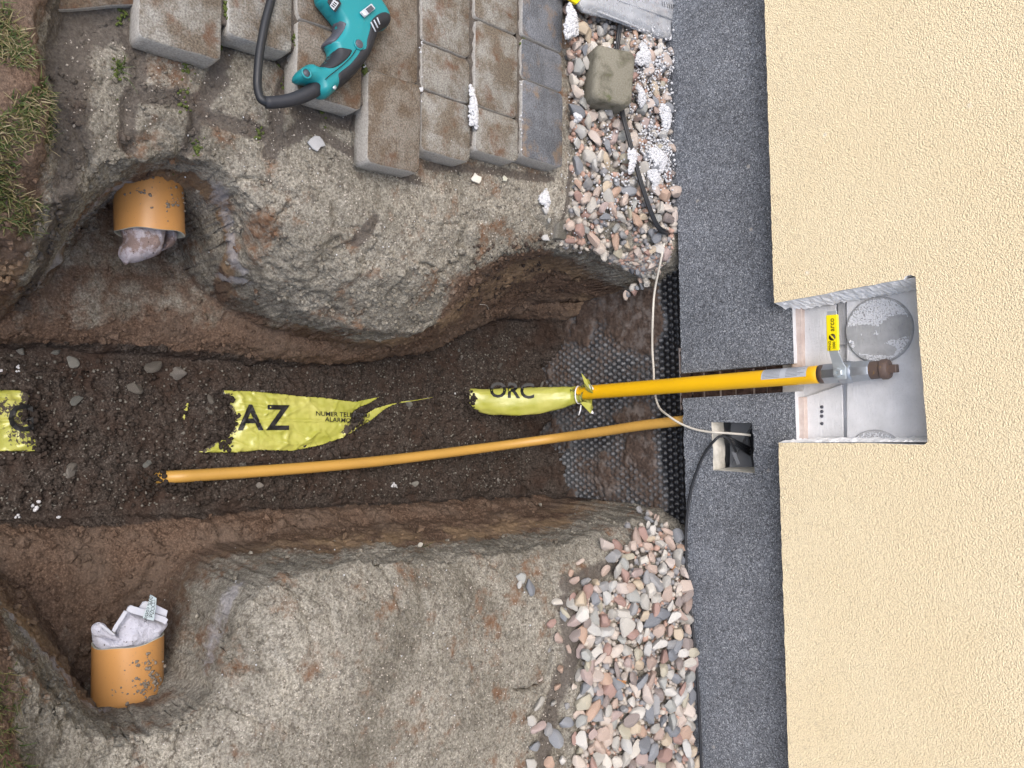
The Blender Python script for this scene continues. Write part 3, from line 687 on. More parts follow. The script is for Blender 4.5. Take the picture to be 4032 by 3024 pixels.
# ------------------------------------------------------------------ paving
paving = empty('paving', kind='structure', label='concrete block paving laid in straight columns beside the trench')
def paver_mesh(a, b, h=.060, rc=.014, ch=.0034, seed=0):
    """a along x, b along y: rounded corners, worn chamfer"""
    rr = random.Random(seed); out = []
    for cx, cy, a0 in ((a/2-rc, b/2-rc, 0), (-a/2+rc, b/2-rc, 90), (-a/2+rc, -b/2+rc, 180), (a/2-rc, -b/2+rc, 270)):
        for k in range(4):
            t = math.radians(a0+30*k); out.append((cx+rc*math.cos(t), cy+rc*math.sin(t)))
    # straight edges get a few slightly worn points
    ring = []
    for i, p in enumerate(out):
        q = out[(i+1) % len(out)]; ring.append(p); dl = math.hypot(q[0]-p[0], q[1]-p[1])
        if dl > .03:
            for k in range(1, 5):
                t = k/5; ring.append((p[0]+(q[0]-p[0])*t, p[1]+(q[1]-p[1])*t))
    n = len(ring); jit = [rr.uniform(-.0012, .0012) for _ in ring]
    rings = []
    for sc, z in ((0.001, -h), (0, -h*.55), (0, -ch*1.3), (ch*.35, -ch*.45), (ch*1.1, 0)):
        rings.append([(x*(1-(sc+jit[i])/(abs(x)+.02)) if True else x, y*(1-(sc+jit[i])/(abs(y)+.02)), z+rr.uniform(-.0006, .0006)) for i, (x, y) in enumerate(ring)])
    v = [p for r in rings for p in r]; f = []
    for k in range(4):
        for i in range(n):
            j = (i+1) % n; f.append((k*n+i, k*n+j, (k+1)*n+j, (k+1)*n+i))
    f.append(tuple(4*n+i for i in range(n))); f.append(tuple(range(n))[::-1])
    return mesh(v, f)
seed = 0
for (x0, x1, rows, mk) in COLS:
    xc = (x0+x1)/2; rows_w = [atF(xc, r, z=0) for r in rows]
    ya = atF(x0+2, rows[-1]-60, z=0)[1]; yb = atF(x1-2, rows[-1]-60, z=0)[1]; width = abs(yb-ya)
    # carry the column on beyond the frame
    ext = [rows_w[0][0]-.15-.2*random.random()]
    while ext[-1] > -2.0: ext.append(ext[-1]-random.choice([.11, .15, .20]))
    xs = [(e, None) for e in ext[::-1]]+[(p[0], p) for p in rows_w]
    for (a0, _), (a1, p1) in zip(xs[:-1], xs[1:]):
        seed += 1; ln = a1-a0-.005; cx = (a0+a1)/2
        # columns run along the photo's vertical: slight skew against the wall
        sk = (atF(xc, 0, z=0)[1]-atF(xc, 300, z=0)[1])/(atF(xc, 0, z=0)[0]-atF(xc, 300, z=0)[0])
        cy = atF(xc, 200, z=0)[1]+sk*(cx-atF(xc, 200, z=0)[0])
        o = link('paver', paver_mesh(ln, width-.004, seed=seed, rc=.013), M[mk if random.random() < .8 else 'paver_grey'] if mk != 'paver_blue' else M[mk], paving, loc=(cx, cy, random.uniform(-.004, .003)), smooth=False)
        o.rotation_euler = (random.uniform(-.012, .012), random.uniform(-.012, .012), math.atan(sk)+random.uniform(-.012, .012)); shade_auto(o, 50)
        if abs(a1-rows_w[-1][0]) < 1e-6 and xc == (789+908)/2: o.rotation_euler[1] = .03; o.location.z += .012
# the dark half-buried block at the lawn corner
p = atF(190, 5, z=-.02); o = link('paver', paver_mesh(.16, .19, seed=99), M['paver'], paving, loc=(p[0]-.085, p[1], -.035), smooth=False)
o.rotation_euler = (.05, .14, .35); o['label'] = 'dark half buried block at the lawn edge'; shade_auto(o, 50)
# concrete edging between sand and gravel
e0 = atF(1222, 60, z=-.04); e1 = atF(1230, 512, z=-.05)
kb = empty('concrete_edging', (float(e1[0]), float(e1[1]), -.1), kind='structure', label='narrow concrete edging strip between the paving and the gravel')
dv = (e1-e0); dv[2] = 0; ln = np.linalg.norm(dv); dv /= ln; nrm = np.array([-dv[1], dv[0], 0])*.022
segs = 30; v = []; f = []
for i in range(segs+1):
    c = e1-dv*(i/segs*(ln+1.4)); wv = 1+.12*random.uniform(-1, 1)
    top = -.044+.003*random.uniform(-1, 1)-(.035*math.exp(-i/2.2))
    for s_, zz in ((-1, -.20), (-1, top-.005), (-.8, top), (.8, top), (1, top-.005), (1, -.20)):
        v.append((c[0]+nrm[0]*s_*wv, c[1]+nrm[1]*s_*wv, zz))
for i in range(segs):
    for k in range(5): f.append((i*6+k, i*6+k+1, i*6+k+7, i*6+k+6))
f += [(0, 1, 2, 3, 4, 5)[::-1], tuple(segs*6+k for k in range(6))]
me = mesh(v, f); bm = bmesh.new(); bm.from_mesh(me); bmesh.ops.recalc_face_normals(bm, faces=bm.faces); bm.to_mesh(me); bm.free()
shade_auto(link('kerb_strip', me, M['concrete'], kb), 35)

# ------------------------------------------------------------------ house wall
YF = -.06   # face of the yellow render; plinth face y = 0
wall = empty('house_wall', (0, 0, 0), label='house wall with pale yellow rough render above a charcoal plinth, cut open around the gas valve', cat='wall')
# yellow coat: outline in the wall plane with the cut-out
def wl(x, y_, yy=YF): q = atF(x, y_, y=yy); return (q[0], q[2])
zb = .381
notch = [wl(1668, 655), wl(1760, 639), wl(1850, 622), wl(1925, 608), wl(1951, 604), wl(1957, 596), wl(1968, 594), wl(1978, 598), wl(1984, 700), wl(1990, 780), wl(1997, 870), wl(2004, 955), wl(1996, 961), wl(1900, 958), wl(1800, 957), wl(1678, 956)]
notch[0] = (notch[0][0], zb); notch[-1] = (notch[-1][0], zb)
nd = []
for a_, b_ in zip(notch[:-1], notch[1:]):
    k = max(1, int(math.dist(a_, b_)/.02))
    for i in range(k):
        t = i/k; nd.append((a_[0]+(b_[0]-a_[0])*t+random.uniform(-.0012, .0012)*(i > 0), a_[1]+(b_[1]-a_[1])*t+random.uniform(-.0012, .0012)*(i > 0)))
nd.append(notch[-1])
def bottom(xa, xb):
    return [(xa+(xb-xa)*i/120, zb+random.uniform(-.0011, .0011)) for i in range(1, 120)]
WX = 6.0
outl = [(-WX, zb)]+bottom(-1.6, nd[0][0])+nd+bottom(nd[-1][0], 1.6)+[(WX, zb), (WX, 3.2), (-WX, 3.2)]
bm = bmesh.new(); fv = [bm.verts.new((x, YF, z)) for x, z in outl]; bvv = [bm.verts.new((x, -.002, z)) for x, z in outl]
bm.faces.new(fv); bm.faces.new(bvv[::-1])
nsides = []
for i in range(len(outl)):
    j = (i+1) % len(outl); fc = bm.faces.new((fv[i], fv[j], bvv[j], bvv[i])); a_, b_ = outl[i], outl[j]
    fc.material_index = 1
bmesh.ops.recalc_face_normals(bm, faces=bm.faces); bmesh.ops.triangulate(bm, faces=[f_ for f_ in bm.faces if len(f_.verts) > 4])
o = link('yellow_render', bm_mesh(bm), [M['render'], M['foam']], wall, smooth=False)
# ragged white polystyrene edge along the upper side of the cut
def rag_strip(pts, depth0, depth1, w, name, seed=1, mt='foam'):
    rr = random.Random(seed); v = []; f = []; n = len(pts); K2 = 6
    for i, (x, z) in enumerate(pts):
        tx = pts[min(i+1, n-1)][0]-pts[max(i-1, 0)][0]; tz = pts[min(i+1, n-1)][1]-pts[max(i-1, 0)][1]; l_ = math.hypot(tx, tz); nxx, nzz = -tz/l_, tx/l_
        for k in range(K2):
            t = k/(K2-1); wob = rr.uniform(-.003, .003)*(k > 0)
            v.append((x+nxx*(w*t+wob), depth0+(depth1-depth0)*t+rr.uniform(-.003, .003)*(0 < k < K2-1), z+nzz*(w*t+wob)))
    for i in range(n-1):
        for k in range(K2-1): f.append((i*K2+k, i*K2+k+1, (i+1)*K2+k+1, (i+1)*K2+k))
    return link(name, mesh(v, f), M[mt], wall, smooth=False)
def dens(a_, b_, k): return [(a_[0]+(b_[0]-a_[0])*i/k, a_[1]+(b_[1]-a_[1])*i/k) for i in range(k+1)]
sgn = dens((notch[0][0]+.0005, zb), (notch[7][0], notch[7][1]), 60)
rag_strip(sgn, YF+.006, .028, -.020, 'foam_edge', 3)
sg2 = dens((notch[-1][0], zb), (notch[11][0], notch[11][1]), 60)
rag_strip(sg2, YF+.004, .028, .006, 'foam_edge', 5)
# plinth face with the pipe slot and the cable box opening
SL0, SL1 = float(at(2749, 1464, y=0)[0])+.003, float(at(2749, 1564, y=0)[0])+.003
bx0, bx1 = at(2810, 1662, y=0)[0], at(2960, 1862, y=0)[0]; bz0, bz1 = at(2806, 1760, y=0)[2], at(2966, 1760, y=0)[2]
zt_p = .402
def slope_slot(z, left): # the slot drifts with the pipe
    return (SL0 if left else SL1)-.045*z*.9
def grid_face(xa, xb, za, zb_, bmx, n=2, jitb=False):
    pass
bm = bmesh.new()
def q4(pts, mi=0):
    f_ = bm.faces.new([bm.verts.new(p) for p in pts]); f_.material_index = mi; return f_
DZ = .07; zb0 = .028
def edgewob(i): return zb0+[0.0, .003, -.002, .002, -.003][i % 5]*.8
link('plinth_foot', box_me((-WX, .002, -.14), (-.46, .05, .03)), M['mosaic'], wall, smooth=False)
link('plinth_foot', box_me((.52, .002, -.14), (WX, .05, .03)), M['mosaic'], wall, smooth=False)
xsL = np.concatenate([[-WX], np.linspace(-1.3, SL0, 90)]); xsR = np.concatenate([np.linspace(bx1, 1.4, 70), [WX]])
def strip(xs, z1, lastL=None):
    for i in range(len(xs)-1):
        a_, b_ = xs[i], xs[i+1]; za, zc = edgewob(int(a_*517) % 5), edgewob(int(b_*517) % 5)
        tb = lambda x, z: x-.04*z if (abs(x-SL0) < 1e-6 or abs(x-SL1) < 1e-6) else x
        q4([(tb(a_, 0), 0, za), (tb(b_, 0), 0, zc), (tb(b_, z1), 0, z1), (tb(a_, z1), 0, z1)])
        q4([(tb(a_, 0), .055, za), (tb(b_, 0), .055, zc), (tb(b_, 0), 0, zc), (tb(a_, 0), 0, za)])
strip(xsL, zt_p); strip(xsR, zt_p)
strip(np.linspace(SL1, bx0, 8), zt_p)
def nearq(x0_, x1_, z0_, z1_): q4([(x0_, 0, z0_), (x1_, 0, z0_), (x1_, 0, z1_), (x0_, 0, z1_)])
xx = np.linspace(bx0, bx1, 12)
rb = random.Random(4)
jb = [bz0+rb.uniform(-.002, .002) for _ in xx]; jt = [bz1+rb.uniform(-.003, .003) for _ in xx]
for i in range(11):
    q4([(xx[i], 0, edgewob(int(xx[i]*517) % 5)), (xx[i+1], 0, edgewob(int(xx[i+1]*517) % 5)), (xx[i+1], 0, jb[i+1]), (xx[i], 0, jb[i])])
    q4([(xx[i], .055, edgewob(int(xx[i]*517) % 5)), (xx[i+1], .055, edgewob(int(xx[i+1]*517) % 5)), (xx[i+1], 0, edgewob(int(xx[i+1]*517) % 5)), (xx[i], 0, edgewob(int(xx[i]*517) % 5))])
    q4([(xx[i], 0, jt[i]), (xx[i+1], 0, jt[i+1]), (xx[i+1], 0, zt_p), (xx[i], 0, zt_p)])
    q4([(xx[i], 0, jb[i]), (xx[i+1], 0, jb[i+1]), (xx[i+1], .07, jb[i+1]-.003), (xx[i], .07, jb[i]-.003)], 1)
    q4([(xx[i], 0, jt[i]), (xx[i+1], 0, jt[i+1]), (xx[i+1], .16, jt[i+1]), (xx[i], .16, jt[i])], 1)
for xb_ in (bx0, bx1):
    q4([(xb_, 0, jb[0] if xb_ == bx0 else jb[-1]), (xb_, .16, bz0), (xb_, .16, bz1), (xb_, 0, jt[0] if xb_ == bx0 else jt[-1])], 1)
# slot sides and top edge of the plinth
for s_ in (SL0, SL1): q4([(s_, 0, zb0), (s_, .07, zb0), (s_-.04*zt_p, .07, zt_p), (s_-.04*zt_p, 0, zt_p)], 2)
q4([(-WX, 0, zt_p), (SL0-.016, 0, zt_p), (SL0-.016, .06, zt_p), (-WX, .06, zt_p)], 2); q4([(SL1-.016, 0, zt_p), (WX, 0, zt_p), (WX, .06, zt_p), (SL1-.016, .06, zt_p)], 2)
me = bm_mesh(bm)
o = link('plinth', me, [M['mosaic'], M['foam_dirty'], M['adhesive']], wall, smooth=False)
# back of the slot: bricks with mortar between
z_ = -.02; k_ = 0
while z_ < .36:
    h_ = random.uniform(.035, .055); o = link('brick', box_me((-.09, .062+random.uniform(-.004, .004), z_), (.10, .10, z_+h_)), M['brickred'], wall, smooth=False); bevel(o, .004, 2); z_ += h_+.006; k_ += 1
link('mortar_bed', box_me((-.10, .068, -.03), (.11, .10, .40)), M['pink'], wall, smooth=False)
# cavity behind the cable box
o = link('cable_box_cavity', box_me((bx0-.01, .15, bz0-.02), (bx1+.01, .17, bz1+.02)), M['dark_inside'], wall, smooth=False)
o = link('cavity_board', prism([(bx0-.0, .105, bz0), (bx1, .09, bz0), (bx1, .13, bz0+.055), (bx0+.05, .13, bz0+.040), (bx0, .12, bz0+.07)], (0, .01, 0)), M['cavity_grey'], wall, smooth=False)
p0 = at(2880, 1795, y=.05); o = link('plastic_sliver', prism([(p0[0]-.012, .06, p0[2]-.005), (p0[0]+.028, .06, p0[2]+.012), (p0[0]+.024, .062, p0[2]+.022), (p0[0]-.008, .062, p0[2]+.008)], (0, .003, 0)), M['cavity_grey'], wall, smooth=False)
# panels inside the cut-out
YB = .030
def panel(name, F4, yy, thick, mt, **k):
    o = link(name, prism([atF(x, y_, y=yy) for x, y_ in F4], (0, thick, 0)), M[mt], wall, smooth=False, **k); bevel(o, .002, 2); return o
panel('mortar_board', [(1690, 640), (2030, 575), (2040, 985), (1690, 985)], .047, .02, 'adhesive')
panel('pink_mortar_strip', [(1706, 652), (1731, 648), (1733, 800), (1710, 800)], .018, .03, 'pink')
panel('pink_mortar_strip', [(1712, 858), (1737, 858), (1739, 958), (1713, 958)], .018, .03, 'pink')
panel('cement_board', [(1735, 645), (1806, 630), (1806, 800), (1735, 800)], YB+.006, .01, 'adhesive')
panel('cement_board', [(1738, 858), (1819, 830), (1822, 950), (1738, 952)], YB+.006, .01, 'adhesive')
panel('cement_board', [(1809, 630), (1826, 627), (1828, 745), (1809, 745)], YB+.004, .01, 'adhesive_dark')
panel('cement_board', [(1828, 620), (2012, 590), (2025, 975), (1829, 975)], YB, .012, 'adhesive')
# drilled holes in the board
for yy_ in (868, 878, 888, 904):
    q = atF(1775 if yy_ != 904 else 1775, yy_+11, y=YB+.004); link('drill_hole', frame_mesh([(0, .0045), (.002, .0045)], (0, -1, 0), (q[0], YB+.006, q[2]), 14), M['switch'], wall)
def disc(cx, cy, rx, yy, name, clipz=None):
    c = atF(cx, cy, y=yy); r_ = abs(atF(cx, cy+rx, y=yy)[0]-c[0]); prof = [(-.01, r_), (.003, r_*.995), (.006, r_*.965), (.0068, r_*.85), (.007, .001)]
    o = link(name, frame_mesh(prof, (0, -1, 0), (c[0], yy, c[2]), 48), M['adhesive_dark'], wall); shade_auto(o, 40); return c, r_
c1, r1 = disc(1899, 713, 72, YB-.001, 'adhesive_disc')
c2, r2 = disc(1893, 992, 64, YB-.001, 'adhesive_disc')
# foam beads left stuck on the discs
C = []; R = []
for (c, r_, n) in ((c1, r1, 5200), (c2, r2, 1500)):
    for _ in range(n):
        a = random.uniform(0, 6.28); q = r_*.93*math.sqrt(random.random()); x = c[0]+q*math.cos(a); z = c[2]+q*math.sin(a)
        dens_ = float(fbm(np.array([x]), np.array([z*.6]), 22, 4, 66)[0])*1.3+.24
        if dens_ < .02+.08*random.random(): continue
        C.append((x, c[1]-.0070, z)); R.append(random.uniform(.0010, .0024))
link('foam_beads', blobs(C, R, IV, IF, .1), M['bead_dim'], wall, kind='stuff')

# ------------------------------------------------------------------ dimple membrane on the foundation
mem_y = .072
mx = np.arange(-.75, .80, .0032); mz = np.arange(-.80, .06, .0032); MX, MZ = np.meshgrid(mx, mz, indexing='ij')
pit = .0235; row = np.round(MZ/(pit*.866)); offx = np.where(row.astype(int) % 2 == 0, 0, pit/2); cxx = np.round((MX-offx)/pit)*pit+offx
rad = np.hypot(MX-cxx, MZ-row*pit*.866); dm = 1-sstep(.0042, .0100, rad)
dirt = 1-sstep(-.150, -.085, MZ+.03*fbm(MX, MZ, 9, 3, 4)-.03*(1-sstep(-.25, -.08, MX)))
clean = np.clip(fbm(MX, MZ, 6, 3, 60)*1.4+.25, 0, 1); low_ = 1-sstep(-.62, -.40, MZ)
blot = np.clip(.5+1.3*fbm(MX, MZ, 8, 4, 60), 0, 1); tr = sstep(-.02, -.16, MX) if False else 1-sstep(-.20, -.05, MX); tr = tr*sstep(-.42, -.30, MZ)
dirt = dirt*np.clip(.26+.46*blot+.40*tr-.14*low_+.10*sstep(-.30, -.2, MZ), 0, 1)+.10*fbm(MX, MZ, 30, 3, 61)*dirt; dh = .0100*(1-.45*np.clip(dirt*1.3, 0, 1))
rnd = hash2((cxx*2000).astype(int), row.astype(int), 5)
MY = mem_y-dm*dh*(.6+.6*rnd)+.005*fbm(MX, MZ, 5, 3, 8)-dirt*.006*(fbm(MX, MZ, 40, 3, 6)+.4)
cake = np.clip(sstep(.42, .72, dirt+.35*fbm(MX, MZ, 13, 4, 63)), 0, 1); MY = np.minimum(MY, mem_y-.0115*cake-.004*cake*fbm(MX, MZ, 45, 3, 65)); dirt = np.maximum(dirt, cake*1.0); dm = dm*(1-cake)
n1_, n2_ = MX.shape; idm = np.arange(n1_*n2_).reshape(n1_, n2_); qd = np.stack([idm[:-1, :-1], idm[1:, :-1], idm[1:, 1:], idm[:-1, 1:]], -1).reshape(-1, 4)
me = bpy.data.meshes.new('membrane'); me.from_pydata(np.stack([MX.ravel(), MY.ravel(), MZ.ravel()], 1).tolist(), [], qd.tolist()); me.update()
ca = me.attributes.new('soil', 'FLOAT_COLOR', 'POINT'); ca.data.foreach_set('color', np.stack([dirt.ravel(), low_.ravel()+0*dm.ravel(), dm.ravel(), np.ones(dm.size)], 1).astype(np.float32).ravel())
link('dimpled_membrane', me, M['membrane'], wall, label='black dimpled foundation membrane caked with brown soil lower down')
# body of the wall behind everything
link('masonry', box_me((-WX, .175, -.9), (WX, .40, 3.2)), M['adhesive_dark'], wall, smooth=False)

# ------------------------------------------------------------------ gas riser
gas = empty('gas_riser_pipe', (.035, 0, -.68), label='bright yellow upright gas pipe with a shut lever valve and rusty plug on top', cat='pipe')
def gx_at(z): return .0215-.045*(z+.0)
def GP(z, y=-.004): return Vector((gx_at(z), y, z))
ztop = float(at(3236, 1480, y=-.02)[2])
GR = .0245
link('pipe', tube([GP(z) for z in np.linspace(-.44, ztop, 30)], GR, 32), M['gas'], gas)
ax_ = (GP(1)-GP(0)).normalized()
# paper sticker curved round the pipe
z0s, z1s = at(2995, 1470, y=-.03)[2], at(3172, 1470, y=-.03)[2]; v = []; f = []
for i in range(9):
    c = GP(z0s+(z1s-z0s)*i/8)
    for k in range(9):
        a = math.radians(-178+ (95)*k/8); v.append((c.x+math.cos(a)*(GR+.0006), c.y+math.sin(a)*(GR+.0006), c.z))
for i in range(8):
    for k in range(8): f.append((i*9+k, i*9+k+1, (i+1)*9+k+1, (i+1)*9+k))
stk = link('sticker', mesh(v, f), M['paper'], gas)
tv = []; tf = []
for r_ in range(9): # printed lines
    a = math.radians(-165+r_*9)
    for s_ in range(2):
        za, zc = (z0s+.004, z0s+(z1s-z0s)*.42) if s_ == 0 else (z0s+(z1s-z0s)*.55, z1s-.006-.01*(r_ % 3))
        n_ = len(tv)
        for (zz, aa) in ((za, a), (zc, a), (zc, a+.035), (za, a+.035)):
            c = GP(zz); tv.append((c.x+math.cos(aa)*(GR+.0011), c.y+math.sin(aa)*(GR+.0011), zz))
        tf.append((n_, n_+1, n_+2, n_+3))
link('printed_line', mesh(tv, tf), M['switch'], stk, kind='stuff')
# scraped, rusty neck and threaded end
z = ztop; o_ = GP(z-.012)
link('scraped_neck', frame_mesh([(0, GR+.0008), (.012, GR+.0012), (.018, GR+.0005)], ax_, o_, 32), M['rust'], gas)
# valve: octagonal ends, round ball housing
vb = empty('valve', (0, 0, 0)); vb.parent = gas; vb.matrix_parent_inverse = Matrix.Translation(-gas.location)
zA = ztop+.002; o_ = GP(zA); zS = float(at(3306, 1457, y=-.040)[2]); zD = float(at(3418, 1457, y=-.02)[2]); zB = zS-.016; lA = zB-zA
shade_auto(link('valve_end', frame_mesh([(0, .0265), (.003, .028), (lA-.003, .028), (lA, .027)], ax_, o_, ngon=8), M['steel'], vb), 25)
shade_auto(link('ball_housing', frame_mesh([(0, .025), (.006, .0285), (.016, .030), (.028, .0295), (.036, .027), (.038, .026)], ax_, GP(zB), 40), M['steel'], vb), 40)
zC = zB+.036; lC = max(.01, zD-zC); shade_auto(link('valve_end', frame_mesh([(0, .0265), (.003, .0285), (lC-.002, .0275), (lC+.002, .0255)], ax_, GP(zC), ngon=8), M['steel'], vb), 25)
# brown threaded plug
thr = [(0, .0225)]
for k in range(7): thr += [(.002+k*.0035, .0232), (.0037+k*.0035, .0222)]
shade_auto(link('thread', frame_mesh(thr+[(.028, .023)], ax_, GP(zD), 36), M['rust'], vb), 60)
zE = zD+.027; shade_auto(link('plug_cap', frame_mesh([(0, .023), (.003, .0262), (.014, .0262), (.020, .023), (.022, .014)], ax_, GP(zE), 36), M['rust'], vb), 30)
o = link('plug_square', frame_mesh([(0, .0145), (.016, .0145), (.018, .0128)], ax_, GP(zE+.021), ngon=4), M['rust'], vb, smooth=False)
# stem, nut and cranked lever
cS = GP(zS); ys = cS.y-.030
shade_auto(link('valve_stem', frame_mesh([(0, .012), (.014, .012), (.016, .009)], (0, -1, 0), (cS.x, cS.y-.022, cS.z), 24), M['steel'], vb), 30)
o = shade_auto(link('lever_nut', frame_mesh([(0, .0125), (.009, .0125), (.0105, .011), (.0107, .005), (.004, .005), (.004, .001)], (0, -1, 0), (cS.x, ys-.011, cS.z), ngon=6), M['zinc'], vb), 30)
lev = empty('lever', (0, 0, 0)); lev.parent = gas; lev.matrix_parent_inverse = Matrix.Translation(-gas.location)
# lever runs toward -x, cranked away from the wall and down a little
pl_ = [(cS.x+.018, ys-.008, .016, cS.z+.002), (cS.x-.014, ys-.008, .017, cS.z+.001), (cS.x-.026, ys-.010, .0145, cS.z-.003), (cS.x-.050, ys-.022, .0125, cS.z-.005), (cS.x-.066, ys-.024, .0125, cS.z-.0065), (cS.x-.160, ys-.024, .0125, cS.z-.0065)]
v = []; f = []
for (x, y_, w_, zc_) in pl_:
    for dy in (-.0015, .0015):
        for dz in (-w_, w_): v.append((x, y_+dy, zc_+dz))
for i in range(len(pl_)-1):
    a = i*4; b_ = a+4; f += [(a, a+1, b_+1, b_), (a+2, b_+2, b_+3, a+3), (a, b_, b_+2, a+2), (a+1, a+3, b_+3, b_+1)]
f += [(0, 2, 3, 1), (len(v)-4, len(v)-3, len(v)-1, len(v)-2)]
o = link('lever_plate', mesh(v, f), M['zinc'], lev, smooth=False); bevel(o, .0012, 2)
sy = ys-.024; sz = cS.z-.0065; sx0 = float(at(3295, 1238, y=sy)[0]); sx1 = float(at(3290, 1381, y=sy)[0])
o = link('lever_sleeve', box_me((sx0, sy-.0045, sz-.0155), (sx1, sy+.0045, sz+.0155)), M['sleeve'], lev, smooth=False); bevel(o, .003, 3)
def text_me(body, size, extr=.0004, spacing=1.0, bold=0):
    cu = bpy.data.curves.new('t', 'FONT'); cu.body = body; cu.size = size; cu.align_x = 'CENTER'; cu.align_y = 'CENTER'; cu.extrude = extr; cu.space_character = spacing; cu.resolution_u = 3; cu.offset = bold*size
    ob = bpy.data.objects.new('t', cu); COL.objects.link(ob); bpy.context.view_layer.update()
    me = bpy.data.meshes.new_from_object(ob.evaluated_get(bpy.context.evaluated_depsgraph_get())); bpy.data.objects.remove(ob); bpy.data.curves.remove(cu); me.materials.clear(); return me
def place_text(name, me, mt, parent, origin, xd, yd, bold=0, tf=None, **k):
    xd = Vector(xd).normalized(); yd = Vector(yd).normalized(); zd = xd.cross(yd)
    mm = Matrix((xd, yd, zd)).transposed().to_4x4(); mm.translation = Vector(origin); me.transform(mm)
    if tf: tf(me)
    return link(name, me, M[mt], parent, smooth=False, **k)
cxs = (sx0+sx1)/2
place_text('lettering', text_me('arco', .019), 'ink_brown', lev, (sx0+.026, sy-.0052, sz+.001), (-1, 0, 0), (0, 0, -1))
place_text('lettering', text_me('MINO', .0095), 'ink_brown', lev, (sx1-.014, sy-.0052, sz-.006), (-1, 0, 0), (0, 0, -1))
place_text('lettering', text_me('2000', .0095), 'ink_brown', lev, (sx1-.014, sy-.0052, sz+.005), (-1, 0, 0), (0, 0, -1))
# round emblem: a dark disc split by two slanting yellow waves
ec = Vector((sx0+.058, sy-.0048, sz+.0005)); o = link('emblem', frame_mesh([(0, .0088), (.0006, .0088)], (0, -1, 0), ec, 28), M['ink_brown'], lev)
for s_ in (-1, 0, 1):
    pts = [ec+Vector((-.0065+.0035*s_*1.0+k*.0026, -.0008, .0045*math.sin((k-2.5)*1.0)*1.0+.002*s_)) for k in range(6)]
    link('emblem_wave', tube(pts, .0007, 6), M['sleeve'], lev)

# ------------------------------------------------------------------ yellow film collar around the pipe
TP = M['tape']
def col_attr(me, vals):
    a = me.attributes.new('soil', 'FLOAT_COLOR', 'POINT'); n_ = len(me.vertices); arr = np.zeros((n_, 4), np.float32); arr[:, 0] = vals; arr[:, 3] = 1; a.data.foreach_set('color', arr.ravel())
wrap = empty('tied_tape_sleeve', tuple(map(float, on_groundF(1040, 880))), label='crumpled yellow warning film tied with white nylon round the foot of the gas pipe', cat='warning tape')
# centre line in 3-D from the buried end to the collar
cl = [(1012, 858, -.285, .030, .030), (1040, 865, -.245, .041, .034), (1080, 867, -.200, .047, .034), (1120, 867, -.150, .047, .034), (1165, 864, -.100, .044, .034), (1205, 860, -.055, .039, .034), (1232, 856, -.020, .033, .031), (1250, 853, -.008, .028, .028), (1260, 852, -.004, .032, .032), (1272, 851, -.004, .041, .036)]
rings = []
for (fx, fy, yy_, wa, wb) in cl:
    # choose the distance to the wall so the point lies on the sight line at this height
    q = atF(fx, fy, y=yy_); rings.append((Vector((q[0], q[1], q[2])), wa, wb))
cc = catmull([(*r[0], r[1], r[2]) for r in rings], 5); v = []; f = []; SG = 40
for i, q in enumerate(cc):
    c = Vector(q[:3]); nx_ = Vector(cc[min(i+1, len(cc)-1)][:3])-Vector(cc[max(i-1, 0)][:3]); nx_.normalize(); s_ = Vector((1, 0, 0)); up_ = s_.cross(nx_); 
    if up_.z < 0: up_ = -up_
    up_.normalize()
    t_ = i/(len(cc)-1)
    for k in range(SG):
        a = 2*math.pi*k/SG
        wr = 1+.03*math.sin(3*a+t_*5)+.12*float(fbm(np.array([a*1.2+t_*2]), np.array([t_*9-a]), 1.6, 3, 7)[0])+.05*(1-min(1, 4*abs(float(fbm(np.array([a*1.1]), np.array([t_*4+a*.6]), 1.9, 2, 17)[0]))))+random.uniform(-.006, .006)
        if t_ > .94: wr *= 1+.25*math.sin(4*a+1)
        v.append(c+s_*math.cos(a)*q[3]*wr+up_*math.sin(a)*q[4]*wr*.75)
for i in range(len(cc)-1):
    for k in range(SG): f.append((i*SG+k, i*SG+(k+1) % SG, (i+1)*SG+(k+1) % SG, (i+1)*SG+k))
me = mesh(v, f); col_attr(me, [.62 if i < 2*SG else .08 for i in range(len(v))]); WRAP = link('film', me, TP, wrap)
# flared corners of film
for (pts_) in ([(1256, 806), (1268, 820), (1279, 836), (1281, 850), (1266, 845), (1262, 826)], [(1262, 868), (1278, 872), (1281, 880), (1276, 893), (1262, 880), (1254, 870)]):
    me = mesh([atF(x, y_, y=-.035+.012*math.sin(i*2)) for i, (x, y_) in enumerate(pts_)], [tuple(range(len(pts_)))]); col_attr(me, 0.05)
    o = link('film_flap', me, TP, wrap, smooth=False); sm = o.modifiers.new('solid', 'SOLIDIFY'); sm.thickness = .0008
# white cable tie
ct = cc[5*7]; c = Vector(ct[:3]); d_ = Vector(cc[5*7+2][:3])-c; d_.normalize(); s_ = Vector((1, 0, 0)); up_ = s_.cross(d_); up_.normalize()
link('cable_tie', tube([c+s_*math.cos(a)*.0315+up_*math.sin(a)*.0275 for a in np.linspace(0, 2*math.pi, 33)], .0024, 8, False), M['white_plastic'], wrap)
qa, qb = atF(1255, 875, y=-.035), atF(1250, 897, y=-.045); link('tie_tail', tube([qa, (qa+qb)/2+np.array([.001, 0, .002]), qb], [.0026, .0024, .0018], 8), M['white_plastic'], wrap)
# clear hose clamp ends peeping out
for q_ in ((1277, 838), (1277, 890)):
    p_ = atF(*q_, y=-.03); link('clear_film_end', tube([p_+np.array([-.012, 0, -.008]), p_, p_+np.array([.004, -.004, .012])], [.004, .007, .003], 8), M['white_plastic'], wrap)
